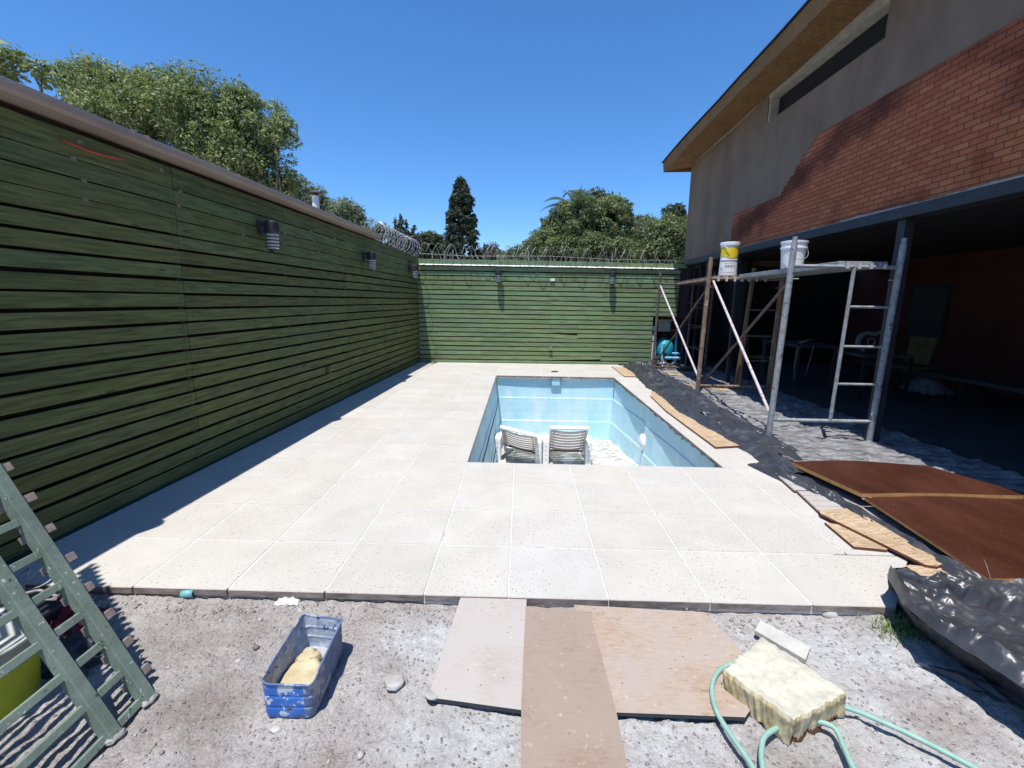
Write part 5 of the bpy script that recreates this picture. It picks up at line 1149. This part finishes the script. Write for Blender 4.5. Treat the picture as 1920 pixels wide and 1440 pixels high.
o = mb.build('wire_tangle', M['wire_lt'], smooth=True); tag(base(o, (-2.5, 2.1, .01)), 'tangle of thin bare wire on the paving behind the leaning panel', 'wire')
# ================================================================ TREES
def leafcloud(name, blobs, size, mat, parent, per, flat=.0, jitter=1.0):
    """blobs: (x,y,z,r) ; leaves as small bent diamonds spread in every blob's outer volume"""
    out_v = []; cnt = 0
    B = np.array(blobs); rep = np.maximum(4, (per * (B[:, 3] / B[:, 3].mean()) ** 2).astype(int)); idx = np.repeat(np.arange(len(B)), rep); n = len(idx)
    d = rng.normal(size=(n, 3)); d /= np.linalg.norm(d, axis=1)[:, None]; rad = B[idx, 3] * (.3 + .8 * rng.random(n) ** .7 + .45 * rng.random(n) ** 6)
    c = B[idx, :3] + d * rad[:, None] * np.array([1, 1, .85])
    nrm = d * .8 + rng.normal(size=(n, 3)) * .7 + np.array([0, 0, .5]); nrm /= np.linalg.norm(nrm, axis=1)[:, None]
    t = np.cross(nrm, rng.normal(size=(n, 3))); t /= np.linalg.norm(t, axis=1)[:, None]; b = np.cross(nrm, t)
    s = size * (.6 + .8 * rng.random(n))[:, None]
    V = np.stack([c - t * s, c + b * s * .42 + nrm * s * .12, c + t * s, c - b * s * .42 + nrm * s * .12], 1).reshape(-1, 3)
    Fq = np.arange(4 * n).reshape(n, 4); return npmesh(name, V, Fq, mat, parent)
def tree(name, label, cat, root, ell, mat, leaf, nsub, subr, per, bark='bark', trunk_r=.15, group=None, limbs=10, shell=.55, low=-1.0):
    """ell: ellipsoids (x,y,z,rx,ry,rz) in world; crown sub-blobs sit towards their surface"""
    r = empty(name, root, label, cat, group); blobs = []
    for i in range(nsub // 3):
        e = ell[int(rng.integers(len(ell)))]; d = rng.normal(size=3); d /= np.linalg.norm(d); d[2] = abs(d[2]) * .8 + .1; k = rng.uniform(1.0, 1.2)
        blobs.append((e[0] + d[0] * e[3] * k, e[1] + d[1] * e[4] * k, e[2] + d[2] * e[5] * k, subr * rng.uniform(.25, .5)))
    wt = np.array([e[3] * e[5] for e in ell]); wt = wt / wt.sum()
    for i in range(nsub):
        e = ell[rng.choice(len(ell), p=wt)]; d = rng.normal(size=3); d /= np.linalg.norm(d); d[2] = max(d[2], low); k = shell + (1 - shell) * rng.random() ** .5
        blobs.append((e[0] + d[0] * e[3] * k, e[1] + d[1] * e[4] * k, e[2] + d[2] * e[5] * k, subr * rng.uniform(.6, 1.35)))
    o = leafcloud('crown', [(b[0] - root[0], b[1] - root[1], b[2] - root[2], b[3]) for b in blobs], leaf, mat, r, per)
    mb = MB(); e0 = ell[0]; topc = Vector((e0[0], e0[1], e0[2])) - Vector(root); low_z = min(e[2] - e[5] for e in ell) - root[2]; mid = Vector((topc.x * .6, topc.y * .6, max(.5, low_z * .75)))
    mb.tube([(0, 0, 0), mid * .5 + Vector((.05, 0, 0)), mid], [trunk_r, trunk_r * .85, trunk_r * .75], 8)
    n1 = max(3, limbs // 6); nodes = []
    for i in range(n1):
        e = ell[i % len(ell)]; q = Vector((e[0] + rng.uniform(-.5, .5) * e[3], e[1] + rng.uniform(-.5, .5) * e[4], e[2] + rng.uniform(-.3, .5) * e[5])) - Vector(root)
        m = mid.lerp(q, .5) + Vector(rng.normal(size=3) * .12 * (q - mid).length * .5); m2 = m.lerp(q, .5) + Vector(rng.normal(size=3) * .08 * (q - mid).length * .5)
        mb.tube([mid, m, m2, q], [trunk_r * .5, trunk_r * .3, trunk_r * .2, trunk_r * .08], 5); nodes += [(m, .22), (m2, .16), (q, .1)]
    for i in range(limbs):
        b = blobs[int(rng.integers(len(blobs)))]; q = Vector(b[:3]) - Vector(root); o_, w_ = min(nodes, key=lambda k: (k[0] - q).length)
        L_ = (q - o_).length; m = o_.lerp(q, .5) + Vector(rng.normal(size=3) * .12 * L_); mb.tube([o_, m, q], [trunk_r * w_ * .7, trunk_r * w_ * .4, trunk_r * .03], 4)
    mb.build('trunk', M[bark], r, smooth=True); return r
def A(px, py, Y): p = at(px, py, 1, Y); return (p.x, p.y, p.z)
def E(px, py, Y, rx, ry, dep=None):   # ellipsoid from photo survey: centre and radii measured in px at distance Y
    p = A(px, py, Y); k = Y / F * 1.0; return (*p, rx * k, (dep or rx * .8) * k, ry * k)
tree('walnut_tree', 'big leafy green tree rising behind the left fence', 'tree', (-8.6, 13.5, -.06), [E(280, 275, 13, 120, 100), E(170, 185, 13, 40, 62), E(385, 240, 13, 42, 82), E(320, 205, 13.5, 60, 62), E(420, 300, 13, 70, 60), E(235, 195, 13, 40, 48), E(450, 205, 13.3, 26, 34)], L1, .046, 340, .33, 175, trunk_r=.28, limbs=60, shell=.5)
tree('walnut_tree', 'looser open branched tree at the right side of the big tree behind the left fence', 'tree', (-6.4, 13.2, -.06), [E(490, 245, 13.2, 38, 60), E(525, 262, 13, 30, 40), E(490, 330, 13.2, 44, 40), E(530, 345, 13.2, 30, 26)], L1, .048, 96, .2, 75, trunk_r=.12, limbs=60, shell=.3)
tree('loquat_tree', 'open branched leafy tree at the far left top above the gutter', 'tree', (-8.2, 8.3, -.06), [E(15, 105, 8, 36, 16), E(85, 142, 8, 24, 12), E(-90, 130, 8, 60, 40), E(5, 150, 8, 34, 14)], L1, .06, 44, .15, 32, trunk_r=.1, limbs=30, shell=.4)
tree('grey_shrub_tree', 'sparse greyish tree beyond the stove pipe', 'tree', (-7.3, 20, -.06), [E(590, 385, 20, 32, 26), E(640, 400, 20, 30, 25), E(672, 415, 20, 22, 16), E(700, 435, 20, 22, 14), E(560, 360, 20, 26, 26)], L3, .065, 120, .3, 70, bark='barkgrey', trunk_r=.12, limbs=50, shell=.3)
tree('round_tree', 'low round dull green tree left of the tall cypress', 'tree', (-6.9, 45, -.06), [E(805, 478, 45, 36, 34), E(840, 485, 45, 25, 20)], leafm('leaf_olive', (.04, .055, .025), (.065, .085, .04), (.1, .12, .06)), .16, 130, .55, 90, trunk_r=.2, limbs=4)
tree('shrub', 'brownish half bare bush right of the tall cypress', 'bush', (-2.2, 40, -.06), [E(915, 485, 40, 24, 24), E(890, 492, 40, 16, 14), E(940, 490, 40, 14, 16)], L5, .12, 60, .42, 60, bark='barkgrey', trunk_r=.08, limbs=40, shell=.3)
BG = leafm('leaf_bluegrey', (.05, .075, .055), (.085, .115, .085), (.14, .17, .13))
tree('big_round_tree', 'large rounded vine covered tree behind the far fence, under the palm fronds', 'tree', (2.9, 22, -.06), [E(1085, 435, 22, 68, 52), E(1140, 430, 22, 44, 52), E(1035, 465, 22, 40, 26), E(1105, 475, 21.5, 86, 28)], L2, .058, 430, .28, 210, trunk_r=.3, limbs=6)
tree('bare_tree', 'greyish thin branched tree top just behind the big round tree', 'tree', (4.6, 31, -.06), [E(1118, 392, 31, 34, 26), E(1140, 392, 31, 20, 22)], BG, .13, 60, .45, 60, bark='barkgrey', trunk_r=.16, limbs=55, shell=.3)
tree('hedge_tree', 'dense small leaved tree right behind the far fence beside the house corner', 'tree', (6.0, 20, -.06), [E(1255, 455, 20, 36, 38), E(1285, 460, 20, 30, 42), E(1240, 480, 20, 40, 22)], L2, .058, 190, .3, 200, trunk_r=.18, limbs=6)
tree('hedge_tree', 'dense grey green tree between the big round tree and the corner tree', 'tree', (5.6, 24, -.06), [E(1205, 450, 24, 32, 32), E(1190, 470, 24, 28, 30), E(1232, 445, 24, 20, 26)], L3, .065, 150, .36, 200, trunk_r=.18, limbs=8)
tree('small_tree', 'small dark round crown sticking up against the sky beside the house corner', 'tree', (12, 36, -.06), [E(1268, 402, 36, 13, 16), E(1272, 420, 36, 14, 12)], L4, .14, 34, .4, 90, trunk_r=.12, limbs=4)
tree('shrub', 'pale feathery bush with twigs left of the big round tree', 'bush', (.2, 26, -.06), [E(985, 480, 26, 28, 22), E(1005, 462, 26, 20, 20), E(962, 488, 26, 24, 16)], L3, .08, 70, .3, 55, bark='barkgrey', trunk_r=.07, limbs=50, shell=.3)
# tall cypress-like conifer built from drooping sprays
cy = empty('cypress', (-4.45, 35, -.06), 'tall dark pointed cypress standing alone against the sky', 'tree')
bl_ = []; base_p = A(865, 480, 35); top_p = A(864, 333, 35); H0 = top_p[2]
for i in range(620):
    t = rng.random() ** .85; z = 2.5 + (H0 - 2.6) * t; rad = np.interp(t, [0, .35, .6, .8, .93, 1], [1.38, 1.32, 1.08, .82, .42, .08]) * (1 + .12 * math.sin(t * 40)); a = rng.uniform(0, 6.28); k = rng.uniform(.6, 1.0)
    bl_.append((rad * k * math.cos(a), rad * k * math.sin(a), z, rng.uniform(.10, .24)))
leafcloud('crown', bl_, .11, L4, cy, 46); mb = MB(); mb.tube([(0, 0, 0), (0, 0, 6), (0, 0, H0)], [.25, .16, .03], 8); mb.build('trunk', M['bark'], cy)
# ragged conifer behind the wire coil
cf = empty('conifer', (-7.5, 30, -.06), 'ragged brownish conifer with upswept branches behind the razor wire', 'tree')
bl_ = []; mb = MB()
for (px, pyt, w) in ((728, 430, 14), (741, 414, 15), (751, 403, 15), (761, 416, 15), (777, 424, 14), (735, 440, 22), (770, 440, 24), (752, 440, 28), (785, 448, 16)):
    tp = np.array(A(px, pyt, 30)) - np.array([-7.5, 30, -.06]); bs = np.array(A(752 + (px - 752) * .5, 490, 30)) - np.array([-7.5, 30, -.06])
    for k in range(26):
        t = k / 25; c = bs + (tp - bs) * t; s = w / 862 * 30 * (1 - t) ** .8
        for _ in range(3): a = rng.uniform(0, 6.28); bl_.append((c[0] + s * math.cos(a) * .9, c[1] + s * math.sin(a) * .9, c[2] + rng.uniform(-.1, .15), .07 + .13 * (1 - t)))
    mb.tube([tuple(bs), tuple(tp)], [.06, .01], 5)
leafcloud('crown', bl_, .1, leafm('leaf_conifer', (.04, .045, .028), (.07, .075, .045), (.12, .11, .07)), cf, 16)
mb.tube([(0, 0, 0), (0, 0, 3.6)], [.2, .15], 8); mb.build('trunk', M['bark'], cf)
# palm
pl = empty('palm_tree', (2.7, 21.6, -.06), 'palm with arching fronds showing above the big round tree', 'tree')
hub = Vector(A(1083, 400, 21.6)) - Vector((2.7, 21.6, -.06)); V = []; Fq = []
fr = [(-1.75, .75, .25), (-1.95, .12, .0), (-1.5, -.35, .1), (-.75, 1.1, .3), (.1, 1.3, .0), (.5, 1.15, .2), (.95, .75, .1), (1.5, .35, .2), (-.3, .9, -1.2), (.6, .5, -1.4), (1.8, -.1, .3), (-1.2, .5, 1), (0.2, 1.2, .8)]
for (dx, dz, dy) in fr:
    dx *= .85; dz *= .72
    tip = hub + Vector((dx, dy, dz)); ctl = hub + Vector((dx * .5, dy * .5, dz * .6 + .75)); pts = [hub * (1 - t) ** 2 + ctl * 2 * t * (1 - t) + tip * t * t for t in [k / 26 for k in range(27)]]
    for k in range(2, 27):
        p = pts[k]; d = (pts[min(k + 1, 26)] - pts[k - 1]).normalized(); sd_ = d.cross(Vector((0, 0, 1))).normalized(); L_ = .42 * math.sin(math.pi * (k / 27) ** .6) + .08
        for s in (-1, 1):
            e = p + (sd_ * s * .75 + d * .75 + Vector((0, 0, -.25))).normalized() * L_; w = d * .028; b = len(V); V += [p - w, p + w, e + w * .3, e - w * .3]; Fq.append((b, b + 1, b + 2, b + 3))
mb = MB(); mb.add(V, Fq); mb.build('crown', leafm('leaf_palm', (.05, .075, .05), (.09, .12, .08), (.16, .19, .13)), pl)
mb = MB(); mb.tube([(0, 0, 0), tuple(hub * .5), tuple(hub - Vector((0, 0, .25)))], [.28, .22, .16], 10); mb.build('trunk', M['bark'], pl)
